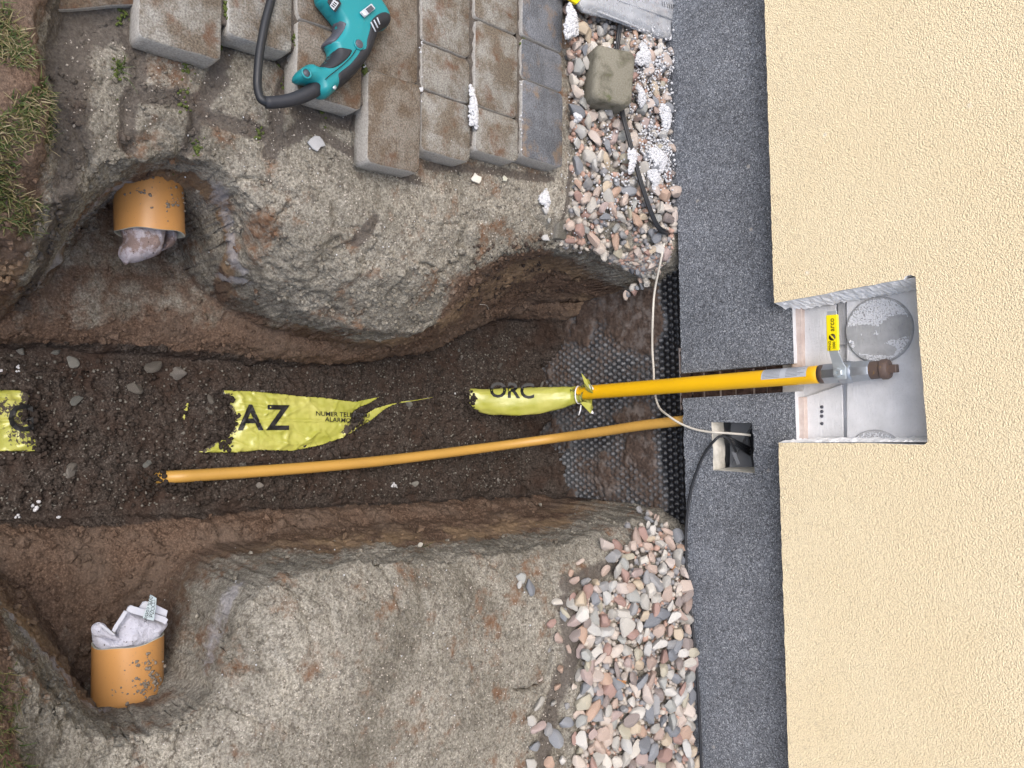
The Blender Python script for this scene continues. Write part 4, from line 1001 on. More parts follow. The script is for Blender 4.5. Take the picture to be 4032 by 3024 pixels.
# prints on the sleeve: project the letters from the camera side on to the film
from mathutils.bvhtree import BVHTree
def projector(obj, off=.0012):
    bm_ = bmesh.new(); bm_.from_mesh(obj.data); bv = BVHTree.FromBMesh(bm_)
    def tf(me_, dir_):
        dr = Vector(dir_).normalized()
        for v_ in me_.vertices:
            h = bv.ray_cast(v_.co-dr*.4, dr)
            if h[0] is not None: v_.co = h[0]-dr*off
        return me_
    return tf
prj = projector(WRAP)
def decal(text, Fx, Fy, size_F, obj_prj, parent, zc, ang=0, mt='ink', sp=1.0, weight=0):
    """flat print: laid out on the film, then pressed on to its surface"""
    me_ = text_me(text, size_F*.00152, 0, sp, .022 if size_F > 30 else .006)
    bm_ = bmesh.new(); bm_.from_mesh(me_); bmesh.ops.triangulate(bm_, faces=bm_.faces)
    bmesh.ops.subdivide_edges(bm_, edges=[e for e in bm_.edges if e.calc_length() > .004], cuts=3, use_grid_fill=False); bmesh.ops.triangulate(bm_, faces=bm_.faces); bm_.to_mesh(me_); bm_.free()
    q = atF(Fx, Fy, z=zc); u_ = Vector(E1); w_ = Vector(-ED); ca_, sa_ = math.cos(ang), math.sin(ang); xd = u_*ca_+w_*sa_; yd = -u_*sa_+w_*ca_
    mm = Matrix((xd, yd, xd.cross(yd))).transposed().to_4x4(); mm.translation = Vector(q); me_.transform(mm)
    obj_prj(me_, Vector(q)-Vector(CAM))
    return link('print', me_, M[mt], parent, smooth=False)
decal('ORC', 1106, 845, 50, prj, wrap, -.58, -.03)
decal('NUMER DEL', 1258, 838, 11, prj, wrap, -.40, .25)
decal('ALARMO', 1262, 849, 12, prj, wrap, -.39, .12)

# ------------------------------------------------------------------ warning tape lying on the trench floor
tape = empty('warning_tape', tuple(map(float, on_groundF(560, 920))), label='yellow-green gas warning tape lettered AZ, half buried along the dark trench floor', cat='warning tape')
def floor_smooth(P): 
    return np.full(len(P), ZL['D'])+.004*fbm(P[:, 0], P[:, 1], 4, 2, 3)
def tape_top(lift, folds):
    def f_(P, D):
        x, y = P[:, 0], P[:, 1]; z = gz_at(x, y)
        zs = sum(gz_at(x+a__, y+b__) for a__ in (-.06, -.03, 0, .03, .06) for b__ in (-.06, -.03, 0, .03, .06))/25
        zz = zs+.012+lift*sstep(0, .03, D)
        zz = zz+.0030*fbm(x*2.6, y*.6, 16, 2, 41)*sstep(0, .01, D)
        zz = zz+.0045*(1-np.clip(np.abs(fbm(x*1.3+y*.5, y*.40-x*.2, 17, 2, 51))*6, 0, 1))+.0035*(1-np.clip(np.abs(fbm(x*.8-y*.7, y*.5+x*.5, 21, 2, 53))*7, 0, 1))
        for (a_, b_, h_) in folds:
            d_ = seg_dist(P, [a_, b_], closed=False); zz = zz+h_*np.exp(-(d_/.0035)**2)
        return zz
    return f_
ZT = -.665
def tw(pts): return [atF(x, y_, z=ZT)[:2] for x, y_ in pts]
def ragged(a_, b_, n_, amp, seed):
    rr = random.Random(seed); return [(a_[0]+(b_[0]-a_[0])*i/n_+rr.uniform(-amp, amp), a_[1]+(b_[1]-a_[1])*i/n_+rr.uniform(-amp*.4, amp*.4)) for i in range(n_+1)]
mid = [(485, 843)]+ragged((492, 855), (506, 905), 8, 4, 1)+ragged((506, 910), (505, 930), 4, 3, 2)+ragged((500, 938), (440, 972), 8, 3, 3)+[(430, 977), (470, 978), (520, 977), (560, 972), (600, 973), (632, 974), (660, 969), (700, 960), (735, 948), (765, 934), (790, 917), (812, 902), (833, 885), (848, 876), (870, 869), (845, 873), (815, 882), (790, 897), (765, 905), (760, 897), (778, 880), (800, 872), (815, 862), (822, 857), (800, 862), (770, 868), (740, 865), (700, 859), (650, 856), (600, 850), (540, 845)]
fm = [(atF(505, 915, z=ZT)[:2], atF(600, 907, z=ZT)[:2], .005), (atF(600, 907, z=ZT)[:2], atF(720, 910, z=ZT)[:2], .005), (atF(640, 968, z=ZT)[:2], atF(690, 930, z=ZT)[:2], .005), (atF(790, 900, z=ZT)[:2], atF(740, 945, z=ZT)[:2], .006), (atF(520, 870, z=ZT)[:2], atF(590, 880, z=ZT)[:2], .004), (atF(560, 930, z=ZT)[:2], atF(600, 920, z=ZT)[:2], .004), (atF(590, 865, z=ZT)[:2], atF(570, 900, z=ZT)[:2], .004)]
me = sheet(tw(mid), .0035, tape_top(.006, fm)); co2 = np.array([v_.co[:] for v_ in me.vertices]); e_ = seg_dist(co2[:, :2], tw(ragged((492, 855), (506, 905), 8, 1, 1)+[(505, 930), (440, 972)]), closed=False)
e2 = seg_dist(co2[:, :2], tw([(750, 930), (770, 915), (780, 905)]), closed=False); col_attr(me, np.maximum(.75*np.exp(-(e_/.012)**2), .85*np.exp(-(e2/.022)**2))+.12)
TM = link('tape_strip', me, TP, tape); TM.modifiers.new('solid', 'SOLIDIFY').thickness = .0006
lf = [(-70, 842), (0, 842), (52, 844)]+ragged((60, 850), (62, 905), 8, 4, 11)+ragged((64, 912), (92, 972), 8, 4, 12)+[(60, 975), (0, 974), (-70, 974)]
fl_ = [(atF(-60, 912, z=ZT)[:2], atF(62, 905, z=ZT)[:2], .007), (atF(-60, 866, z=ZT)[:2], atF(60, 868, z=ZT)[:2], .005), (atF(-60, 852, z=ZT)[:2], atF(60, 850, z=ZT)[:2], .004)]
me = sheet(tw(lf), .0035, tape_top(.006, fl_)); co2 = np.array([v_.co[:] for v_ in me.vertices]); e_ = seg_dist(co2[:, :2], tw([(55, 845), (62, 905), (92, 972)]), closed=False)
e2 = seg_dist(co2[:, :2], tw([(0, 880), (50, 885), (40, 940), (70, 950)]), closed=False); col_attr(me, np.maximum(.75*np.exp(-(e_/.014)**2), .55*np.exp(-(e2/.03)**2))+.15)
TL_ = link('tape_strip', me, TP, tape); TL_.modifiers.new('solid', 'SOLIDIFY').thickness = .0006
pm = projector(TM, .0048); plf = projector(TL_, .0048)
decal('AZ', 571, 905, 66, pm, tape, ZT, 0, sp=1.25)
decal('NUMER TELEFONU', 742, 896, 13, pm, tape, ZT, -.04)
decal('ALARMOWEGO', 752, 909, 13, pm, tape, ZT, -.06)
decal('112', 762, 925, 15, pm, tape, ZT, -.05)
decal('G', 46, 906, 58, plf, tape, ZT, .0)
for (x_, y_) in ((403, 875), (401, 884), (396, 900)):
    q = on_groundF(x_, y_); me = sheet([(q[0]+.006*math.cos(a)*random.uniform(.6, 1.3), q[1]+.004*math.sin(a)*random.uniform(.6, 1.3)) for a in np.linspace(0, 5.6, 9)], .0025, lambda P, D: gz_at(P[:, 0], P[:, 1])+.004); col_attr(me, .2); link('tape_scrap', me, TP, tape)
st_ = [atF(x_, y_, z=ZT+.02) for x_, y_ in ((866, 869), (890, 866), (920, 861), (935, 858))]; me = tube(st_, [.0022, .0012, .001, .0006], 6); col_attr(me, .1); link('tape_strand', me, TP, tape)

# ------------------------------------------------------------------ orange conduit
cdt = empty('orange_conduit', tuple(map(float, atF(1000, 975, z=-.6))), label='thin dull orange conduit sloping from under the plinth to the trench floor', cat='conduit')
pth = [(1490, 907, .05, None), (1455, 911, .03, None), (1380, 920, .015, None), (1290, 934, -.01, None), (1190, 948, -.06, None), (1080, 963, None, -.60), (960, 979, None, -.622), (820, 996, None, -.635), (680, 1009, None, -.642), (560, 1018, None, -.648), (440, 1026, None, -.655), (390, 1029, None, -.660), (350, 1031, None, -.688), (315, 1033, None, -.74)]
pts = [atF(x, y_, z=z) if z is not None else atF(x, y_, y=yy) for x, y_, yy, z in pth]
link('tube', tube(catmull(pts, 8), .0168, 24), M['conduit'], cdt)
# clods heaped over its far end come with the crumbs below

# ------------------------------------------------------------------ sewer pipes plugged with cloths
def sewer(label, xm_, ya_, yb_, mouth, back, z, tilt=0):
    c0 = np.array([mouth, (ya_+yb_)/2, z]); c1_ = np.array([back, (ya_+yb_)/2+tilt, z-.0]); r_ = abs(yb_-ya_)/2
    root = empty('sewer_pipe', tuple(map(float, c0)), label=label, cat='pipe')
    v = []; f = []; SG = 64; prof = []
    nL = 8
    for i in range(nL): prof.append((i/(nL-1), r_))
    d_ = c1_-c0
    for i, (t_, rr) in enumerate(prof):
        c = c0+d_*t_
        for k in range(SG): a = 2*math.pi*k/SG; v.append((c[0]+(.0016*math.sin(5*a) if i == 0 else 0), c[1]+rr*math.cos(a), c[2]+rr*math.sin(a)))
    for i in range(nL-1):
        for k in range(SG): f.append((i*SG+k, i*SG+(k+1) % SG, (i+1)*SG+(k+1) % SG, (i+1)*SG+k))
    link('barrel', mesh(v, f), M['sewer'], root)
    ri = r_-.0058; v = []; f = []
    for i, (dx, rr) in enumerate(((.0, r_-.0002), (-.0012*np.sign(d_[0]), r_-.0025), (0, ri), (.12*np.sign(d_[0]), ri))):
        for k in range(SG): a = 2*math.pi*k/SG; v.append((c0[0]+dx+.0016*math.sin(5*a), c0[1]+rr*math.cos(a), c0[2]+rr*math.sin(a)))
    for i in range(3):
        for k in range(SG): f.append((i*SG+k, i*SG+(k+1) % SG, (i+1)*SG+(k+1) % SG, (i+1)*SG+k))
    link('cut_rim', mesh(v, f), M['sewer_rim'], root)
    return root, c0, r_
zp = -.37
u0, u1 = at(452, 900, z=zp)[1], at(722, 900, z=zp)[1]
mx_ = at(590, 900, z=zp+.06)[0]; root1, pc1, pr1 = sewer('orange sewer pipe stub in the upper pocket, its mouth stuffed with a soiled cloth', 0, u0, u1, mx_, mx_-.30, zp, .0)
u2, u3 = at(362, 2520, z=zp)[1], at(642, 2520, z=zp)[1]
mx2 = at(500, 2548, z=zp+.06)[0]; root2, pc2, pr2 = sewer('orange sewer pipe stub in the lower pocket, mud-spattered, mouth holding a white cloth', 0, u2, u3, mx2, mx2+.30, zp, -.012)
def mud(root, c0, r_, sgn, n_, xc_, ac_, sx_, sa_, seed):
    rr = np.random.default_rng(seed); C = []; R_ = []
    for _ in range(n_):
        a = math.radians(rr.normal(ac_, sa_)); x = abs(rr.normal(xc_, sx_))*sgn
        if float(fbm(np.array([x*1.0]), np.array([a*.08]), 60, 3, seed)[0]) < -.06+.16*rr.random(): continue
        C.append((c0[0]+x, c0[1]+r_*math.cos(a), c0[2]+r_*math.sin(a))); R_.append(.0006+.0042*rr.random()**3)
    link('mud_spatter', blobs(C, R_, IV, IF, .3), M['sand_crumb'], root, kind='stuff')
M['sand_crumb'] = plain('greyish_mud', (.20, .175, .145), .95, 0, .1, .5, 200)
mud(root1, pc1, pr1, -1, 260, .075, 80, .022, 26, 3); mud(root2, pc2, pr2, 1, 420, .065, 78, .028, 16, 5); mud(root2, pc2, pr2, 1, 160, .09, 95, .012, 30, 6)
def cloth(name, outline_src, z, h, mt, root, seed, wr=1.0):
    poly = catmull([at(x, y_, z=z)[:2] for x, y_ in outline_src], 3, closed=True)
    top = lambda P, D: z+h*np.sqrt(np.clip(1-(1-np.clip(D/.028, 0, 1))**2, 0, 1))+wr*sstep(0, .02, D)*(.010*fbm(P[:, 0], P[:, 1], 16, 3, seed)+.006*np.abs(fbm(P[:, 0]*1.5, P[:, 1]*.7, 26, 2, seed+3)))+.0032*fbm(P[:, 0], P[:, 1], 210, 2, seed+9)
    bot = lambda P, D: z-h*.9*np.sqrt(np.clip(1-(1-np.clip(D/.028, 0, 1))**2, 0, 1))
    return link(name, sheet(poly, .003, top, bot), M[mt], root)
def z6(L_): return [(400+x/4.1475, 700+y_/4.1475) for x, y_ in L_]
def z7(L_): return [(300+x/3.6875, 2300+y_/3.6875) for x, y_ in L_]
rag1 = empty('soiled_cloth', (float(pc1[0])+.03, float(pc1[1]), zp), label='greyish white terry cloth with brown stains drooping from the upper sewer pipe', cat='cloth')
cloth('terry_fold', z6([(300, 700), (310, 850), (345, 960), (350, 1040), (300, 1120), (272, 1210), (290, 1290), (340, 1360), (392, 1425), (450, 1395), (560, 1385), (680, 1350), (800, 1310), (920, 1260), (965, 1220), (990, 1120), (1010, 1020), (1030, 900), (1020, 760), (900, 700), (600, 660)]), zp+.005, .036, 'towel_dirty', rag1, 3)
cloth('terry_fold', z6([(930, 780), (1000, 900), (985, 1100), (975, 1190), (1060, 1170), (1150, 1120), (1200, 1060), (1232, 960), (1225, 900), (1160, 830), (1050, 780)]), zp-.02, .030, 'towel_dirty', rag1, 8)
rag2 = empty('white_cloth', (float(pc2[0])-.03, float(pc2[1]), zp), label='clean white hemmed cloth with a care tag sticking out of the lower sewer pipe', cat='cloth')
cloth('terry_body', z7([(225, 640), (300, 690), (420, 720), (560, 740), (600, 600), (640, 520), (700, 430), (740, 385), (860, 410), (980, 450), (1120, 480), (1250, 530), (1320, 560), (1290, 620), (1230, 700), (1190, 780), (1120, 880), (800, 960), (400, 960), (260, 880), (230, 760)]), zp+.018, .032, 'towel', rag2, 13)
cloth('rolled_edge', z7([(225, 610), (270, 570), (330, 553), (400, 570), (450, 620), (520, 690), (600, 760), (700, 800), (620, 830), (480, 800), (360, 770), (260, 760), (218, 680)]), zp+.038, .016, 'towel', rag2, 17, .5)
def strip_poly(name, src, z, mt, th=.0006, parent=rag2, zf=None):
    zs = zf if zf else [z]*len(src)
    me = prism([at(x, y_, z=zz) for (x, y_), zz in zip(src, zs)], (0, 0, -th)); o = link(name, me, M[mt], parent, smooth=False); bevel(o, .0006, 2); return o
strip_poly('hem', z7([(760, 330), (800, 308), (860, 330), (1000, 365), (1150, 430), (1300, 480), (1335, 515), (1300, 590), (1250, 560), (1100, 500), (950, 465), (800, 420), (735, 385)]), zp+.060, 'hem', .006)
strip_poly('hem', z7([(920, 345), (975, 262), (1020, 250), (1180, 310), (1330, 385), (1310, 478), (1160, 425), (1000, 368)]), zp+.052, 'hem', .006)
strip_poly('hem', z7([(560, 705), (620, 600), (690, 500), (730, 430), (755, 400), (700, 385), (640, 480), (560, 600), (520, 680)]), zp+.055, 'hem', .004)
strip_poly('hem', z7([(315, 580), (360, 570), (430, 620), (520, 690), (575, 740), (540, 745), (470, 700), (390, 640)]), zp+.060, 'hem', .004)
tg = strip_poly('care_tag', z7([(1075, 148), (1168, 205), (1160, 330), (1128, 535), (965, 495), (1035, 300)]), zp+.074, 'tag', .001)
def tag_text(txt, Z7, size, zz, ang):
    q = at(*z7([Z7])[0], z=zz); me_ = text_me(txt, size, .0002); u_ = Vector((0, 1, 0)); w_ = Vector((-1, 0, 0)); ca_, sa_ = math.cos(ang), math.sin(ang)
    place_text('lettering', me_, 'ink', tg, q, u_*ca_+w_*sa_, -u_*sa_+w_*ca_)
tag_text('100% cotton', (1050, 345), .0115, zp+.0745, math.radians(256))
def sym(Z7, kind):
    q = at(*z7([Z7])[0], z=zp+.0746); r_ = .0042
    n_ = {'sq': 4, 'tri': 3, 'circ': 16, 'iron': 5}[kind]; pts = [(q[0]+r_*math.cos(2*math.pi*k/n_+.9), q[1]+r_*math.sin(2*math.pi*k/n_+.9), q[2]) for k in range(n_+1)]
    link('care_symbol', tube(pts, .00045, 5, True), M['ink'], tg, smooth=False)
    if kind in ('circ', 'tri'): link('care_symbol', tube([(q[0]-r_, q[1]-r_, q[2]), (q[0]+r_, q[1]+r_, q[2])], .00045, 5), M['ink'], tg, smooth=False)
for s_ in (((1078, 462), 'tri'), ((1098, 410), 'circ'), ((1112, 355), 'sq'), ((1118, 300), 'iron'), ((1122, 255), 'sq')): sym(*s_)

# ------------------------------------------------------------------ electric drill
DZt = .070
def zd(L_): return [(980+x/3.6867, y_/3.6867) for x, y_ in L_]
def dpoly(L_, n=3, z=.045): return [p_[:2] for p_ in catmull([at(x, y_, z=z) for x, y_ in zd(L_)], n, closed=True)]
q = at(1300, 250, z=0); drill = empty('electric_drill', (float(q[0]), float(q[1]), 0), label='teal and black corded power drill lying on the paving blocks', cat='power drill')
def pillow(name, L_, zc, h, r_, mt, n=3, cell=.003, bottom_z=.004, ridge=0):
    poly = dpoly(L_, n, z=zc)
    top = lambda P, D: zc-h+h*np.sqrt(np.clip(1-(1-np.clip(D/r_, 0, 1))**2, 0, 1))+ridge*D
    bot = lambda P, D: np.full(len(P), bottom_z)+h*.8*(1-np.sqrt(np.clip(1-(1-np.clip(D/r_, 0, 1))**2, 0, 1)))
    return link(name, sheet(poly, cell, top, bot), M[mt], drill)
def Hz(P, z0=.030, h=.030, r_=.018):
    D = seg_dist(P, BODYP); D = np.where(inside(P, BODYP), D, 0)
    return z0+h*np.sqrt(np.clip(1-(1-np.clip(D/r_, 0, 1))**2, 0, 1))+.05*D
def pad(name, L_, mt, lift=.0025):
    poly = dpoly(L_, 3, z=.055)
    top = lambda P, D: Hz(P)+lift*np.sqrt(np.clip(1-(1-np.clip(D/.003, 0, 1))**2, 0, 1))-.0005
    bot = lambda P, D: Hz(P)*.0+np.minimum(Hz(P)-.004, .028)
    return link(name, sheet(poly, .0022, top, bot), M[mt], drill)
body = [(1080, -420), (1050, -200), (1075, -40), (1150, 60), (1255, 190), (1310, 260), (1345, 330), (1310, 440), (1190, 580), (1225, 660), (1240, 740), (1180, 830), (1100, 915), (1040, 930), (930, 885), (830, 945), (745, 1020), (733, 1100), (800, 1160), (900, 1175), (1010, 1205), (1040, 1310), (1130, 1382), (1210, 1375), (1320, 1275), (1500, 1130), (1690, 930), (1820, 730), (1895, 510), (1960, 410), (2060, 365), (2100, 270), (2060, 130), (1980, 0), (1880, -150), (1760, -420)]
BODYP = np.array(dpoly(body, 3, z=.055))
link('housing', sheet(BODYP, .0028, lambda P, D: .030+.030*np.sqrt(np.clip(1-(1-np.clip(D/.018, 0, 1))**2, 0, 1))+.05*D, lambda P, D: .030-.026*np.sqrt(np.clip(1-(1-np.clip(D/.018, 0, 1))**2, 0, 1))), M['teal'], drill)
pad('rear_grip', [(1745, 330), (1800, 260), (1880, 205), (1960, 190), (2035, 225), (2066, 300), (2050, 355), (1955, 415), (1905, 500), (1830, 730), (1700, 935), (1510, 1140), (1330, 1268), (1300, 1190), (1275, 1110), (1300, 1060), (1440, 950), (1550, 820), (1600, 745), (1675, 715), (1690, 600), (1735, 430)], 'rubber')
pad('front_grip', [(1290, 700), (1380, 715), (1472, 742), (1440, 830), (1350, 920), (1245, 990), (1160, 1005), (1090, 970), (1040, 930), (1110, 905), (1185, 825), (1240, 750)], 'rubber')
pillow('trigger', [(1335, 262), (1415, 275), (1468, 335), (1462, 420), (1395, 520), (1310, 630), (1240, 635), (1178, 570), (1225, 505), (1310, 420), (1352, 340)], .058, .028, .012, 'switch')
q = at(*zd([(1600, 640)])[0], z=.064); o = link('lock_button', frame_mesh([(0, .0088), (.0035, .0088), (.0045, .0075)], (0, 0, 1), (q[0], q[1], .0622), 28), M['switch'], drill); shade_auto(o)
ring = [(q[0]+.0102*math.cos(a), q[1]+.0102*math.sin(a), .0635) for a in np.linspace(0, 6.2832, 29)]; link('button_ring', tube(ring, .0018, 8, False), M['teal'], drill)
# window in the housing, direction switch
o = link('side_window', prism([at(*p_, z=.066) for p_ in zd([(1772, 55), (1832, 128), (1672, 262), (1600, 185)])], (0, 0, .003)), M['paper'], drill, smooth=False); bevel(o, .0015, 2)
o = link('window_pane', prism([at(*p_, z=.0695) for p_ in zd([(1770, 75), (1815, 128), (1745, 190), (1695, 132)])], (0, 0, .001)), M['switch'], drill, smooth=False)
o = link('slide_switch', prism([at(*p_, z=.0695) for p_ in zd([(1650, 165), (1690, 215), (1672, 235), (1630, 185)])], (0, 0, .003)), M['white_plastic'], drill, smooth=False)
for (a_, b_) in (((1770, 320), (1840, 460)), ((1815, 290), (1872, 405)), ((1862, 255), (1900, 355))):
    p1_, p2_ = [at(*p_, z=.0672) for p_ in zd([a_, b_])]; link('vent_slot', tube([p1_, (p1_+p2_)/2, p2_], .0016, 8), M['paper'], drill)
# seam line along the handle and hook eye
sm_ = [at(*p_, z=.0645) for p_ in zd([(1560, 715), (1480, 830), (1380, 930), (1270, 1020), (1180, 1090), (1110, 1150)])]; link('seam', tube(catmull(sm_, 4), .0008, 6), M['ink'], drill)
p_ = at(*zd([(822, 1072)])[0], z=.0565); o = link('hook_eye', frame_mesh([(0, .0075), (.0012, .0075)], (0, 0, 1), (p_[0], p_[1], .0600), 24), M['switch'], drill)
link('hook_eye_ring', tube([(p_[0]+.0095*math.cos(a), p_[1]+.0095*math.sin(a), .0608) for a in np.linspace(0, 6.2832, 29)], .0022, 8, False), M['teal'], drill)
for w_ in ((1250, 1140), (1240, 1265)):
    p_ = at(*zd([w_])[0], z=.056); link('screw', frame_mesh([(0, .005), (.003, .0045)], (0, 0, 1), (p_[0], p_[1], .0545), 16), M['zinc'], drill)
# gear collar: dark band with a pale rating label
o = link('collar_band', prism([at(*p_, z=.063) for p_ in zd([(1150, -20), (1290, -20), (1335, 60), (1250, 186), (1185, 120), (1130, 30)])], (0, 0, .004)), M['rubber'], drill, smooth=False); bevel(o, .003, 3)
o = link('rating_label', prism([at(*p_, z=.0682) for p_ in zd([(1230, -10), (1305, 45), (1232, 150), (1172, 85)])], (0, 0, .0005)), M['paper'], drill, smooth=False)
for k in range(3):
    a_, b_ = [at(*p_, z=.0690) for p_ in zd([(1225-18*k+10, 30+22*k), (1265-18*k+10, 62+22*k)])]; link('label_mark', tube([a_, b_], .0011, 5), M['ink'], drill)
# front of the tool continues past the picture's edge: gearbox and chuck
q0 = np.array(at(*zd([(1430, -420)])[0], z=.035)); fdir = Vector((-.95, -.12, 0)).normalized()
o = link('gearbox', frame_mesh([(0, .032), (.03, .033), (.05, .028), (.06, .022)], fdir, Vector(q0)+fdir*-.01, 32), M['switch'], drill); shade_auto(o)
o = link('chuck', frame_mesh([(0, .020), (.025, .021), (.04, .019), (.055, .010)], fdir, Vector(q0)+fdir*.05, 32), M['rubber'], drill); shade_auto(o)
# cord guard and cord
cg = [(1020, 1255, .036, .0155), (920, 1320, .034, .0150), (780, 1395, .031, .0140), (620, 1450, .027, .0130), (450, 1480, .022, .0125), (310, 1488, .018, .0120), (238, 1488, .016, .0120)]
link('cord_guard', tube([at(*zd([(a, b_)])[0], z=z) for a, b_, z, r_ in cg], [c_[3] for c_ in cg], 20), M['rubber'], drill)
cp = [(260, 1488, .016), (190, 1450, .015), (150, 1380, .012), (125, 1240, .009), (130, 1050, .009), (150, 820, .009), (190, 560, .009), (235, 330, .009), (290, 120, .009), (330, -40, .009), (360, -250, .010), (370, -700, .010)]
link('cord', tube(catmull([at(*zd([(a, b_)])[0], z=z) for a, b_, z in cp], 6), .0085, 14), M['cable'], drill)

# ------------------------------------------------------------------ loose block, metal float, cables
q = atF(1306, 170, z=.02)
me = paver_mesh(.158, .128, h=.085, rc=.02, ch=.012, seed=321); o = link('loose_block', me, M['brick'], None, loc=(float(q[0]), float(q[1])+.002, .056), smooth=False, label='single olive-grey worn block standing on the gravel over the flat cable', cat='paving block')
o.rotation_euler = (math.radians(24), math.radians(5), math.radians(-4)); shade_auto(o, 50)
fl = empty('plastic_package', tuple(map(float, atF(1350, 30, z=.03))), label='crumpled clear plastic package with a yellow corner lying across the gravel against the plinth', cat='packaging')
def FZ(x, y_, z): return np.array(atF(x, y_, z=z))
PKP = [FZ(x_, y_, .03)[:2] for x_, y_ in catmull([(1255, 10), (1320, 36), (1385, 62), (1446, 86), (1454, 60), (1468, -10), (1490, -150), (1300, -240), (1270, -100)], 4, closed=True)]
link('film_wrap', sheet(PKP, .004, lambda P, D: .022+.014*sstep(0, .02, D)+.010*fbm(P[:, 0]*1.0, P[:, 1]*.5, 12, 3, 71)+.004*(1-np.clip(np.abs(fbm(P[:, 0]*1.4, P[:, 1]*.4, 16, 2, 72))*6, 0, 1)), lambda P, D: np.full(len(P), .012)), M['clear'], fl)
link('insert_card', sheet([p_ for p_ in PKP], .008, lambda P, D: np.full(len(P), .016), lambda P, D: np.full(len(P), .013)), M['paper'], fl)
b0, b1 = FZ(1255, 10, .024), FZ(1447, 87, .026)
link('edge_bead', tube([b0, (b0+b1)/2, b1], .0028, 10), M['clear'], fl)
c0_, c1_ = FZ(1275, -22, .036), FZ(1458, 44, .036); link('rib', tube([c0_, (c0_+c1_)/2, c1_], .0025, 8), M['clear'], fl)
c0_, c1_ = FZ(1448, 86, .026), FZ(1474, -60, .030); link('edge_bead', tube([c0_, (c0_+c1_)/2, c1_], .003, 8), M['white_plastic'], fl)
o = link('yellow_end', prism([FZ(1212, -8, .018), FZ(1240, 12, .018), FZ(1262, -12, .018), FZ(1235, -70, .018), FZ(1195, -60, .018)], (0, 0, .012)), M['sleeve'], fl, smooth=False); bevel(o, .003, 3)
for k in range(6):
    p_ = FZ(1430+5*k, 2+1.5*k, .042); p2_ = FZ(1432+5*k, 14+1.5*k, .042); link('scale_mark', tube([p_, p2_], .0008, 5), M['ink'], fl)

def cable(name, label, pts, r, mt, flat=1, n=8, twin=False):
    me = tube(catmull(pts, n), r, 12, True, flat); o = link(name, me, M[mt], label=label, cat='cable'); return o
fc = [(1338, -60), (1341, 30), (1337, 70), (1332, 120), (1335, 180), (1345, 245), (1356, 290), (1372, 350), (1388, 405), (1405, 455), (1420, 488), (1434, 500), (1442, 500)]
fp = [atF(x, y_, z=(.004 if 3 <= i <= 4 else (-.004, -.002, .016, 0, 0, .020, .030, .034, .038, .040, .040, .036, .02)[i])) for i, (x, y_) in enumerate(fc)]; fp[-1] = np.array(atF(1444, 502, z=.012))
r_ = empty('flat_cable', tuple(map(float, fp[6])), label='flat black twin cable running over the gravel and under the loose block', cat='cable')
side = []
cmx = catmull(fp, 8)
for s_ in (-1, 1):
    w = []
    for i, p_ in enumerate(cmx):
        t_ = Vector(cmx[min(i+1, len(cmx)-1)])-Vector(cmx[max(i-1, 0)]); t_.normalize(); sd_ = t_.cross(Vector((0, 0, 1))).normalized(); w.append(Vector(p_)+sd_*s_*.0042)
    link('core', tube(w, .0048, 10), M['cable'], r_)
wc = [(1436, 520, .01, 'z'), (1428, 560, .0, 'z'), (1414, 630, -.015, 'y'), (1410, 690, -.015, 'y'), (1408, 740, -.02, 'y'), (1411, 800, -.03, 'y'), (1413, 850, -.03, 'y'), (1422, 878, -.03, 'y'), (1445, 898, -.022, 'y'), (1470, 915, -.008, 'y'), (1500, 927, -.006, 'y'), (1530, 933, -.006, 'y'), (1545, 934, -.003, 'y'), (1560, 935, .01, 'y'), (1590, 937, .02, 'y'), (1622, 940, .04, 'y')]
wc[5] = (1412, 800, .035, 'y'); wc[6] = (1414, 845, .035, 'y'); wc[4] = (1409, 750, .02, 'y'); wc[7] = (1424, 880, .02, 'y'); wc[8] = (1445, 899, -.008, 'y')
cable('white_wire', 'thin off-white wire hanging past the membrane behind the yellow pipe into the cable hole', [atF(x, y_, z=z) if k_ == 'z' else atF(x, y_, y=z) for x, y_, z, k_ in wc], .0036, 'cable_white')
bc = [(1590, 975, .06), (1575, 950, .03), (1558, 942, .008), (1545, 950, -.012), (1525, 975, -.013), (1508, 1010, -.013), (1492, 1060, -.013), (1483, 1120, -.013), (1481, 1180, -.013), (1484, 1260, -.013), (1494, 1340, -.013), (1502, 1420, -.013), (1508, 1500, -.013), (1512, 1580, -.013), (1516, 1700, -.013), (1520, 1900, -.013)]
cable('black_wire', 'thin black wire hanging from the cable hole and running along the plinth', [atF(x, y_, y=z) for x, y_, z in bc], .0042, 'cable')
r_ = empty('wire_bundle', tuple(map(float, atF(1590, 965, y=.06))), label='short stub of black wires inside the square cable hole', cat='cable')
for k in range(3):
    link('wire', tube([atF(1560+4*k, 940+5*k, y=.03), atF(1585+3*k, 950+6*k, y=.055), atF(1620, 968+7*k, y=.10)], .0042, 10), M['cable'], r_)

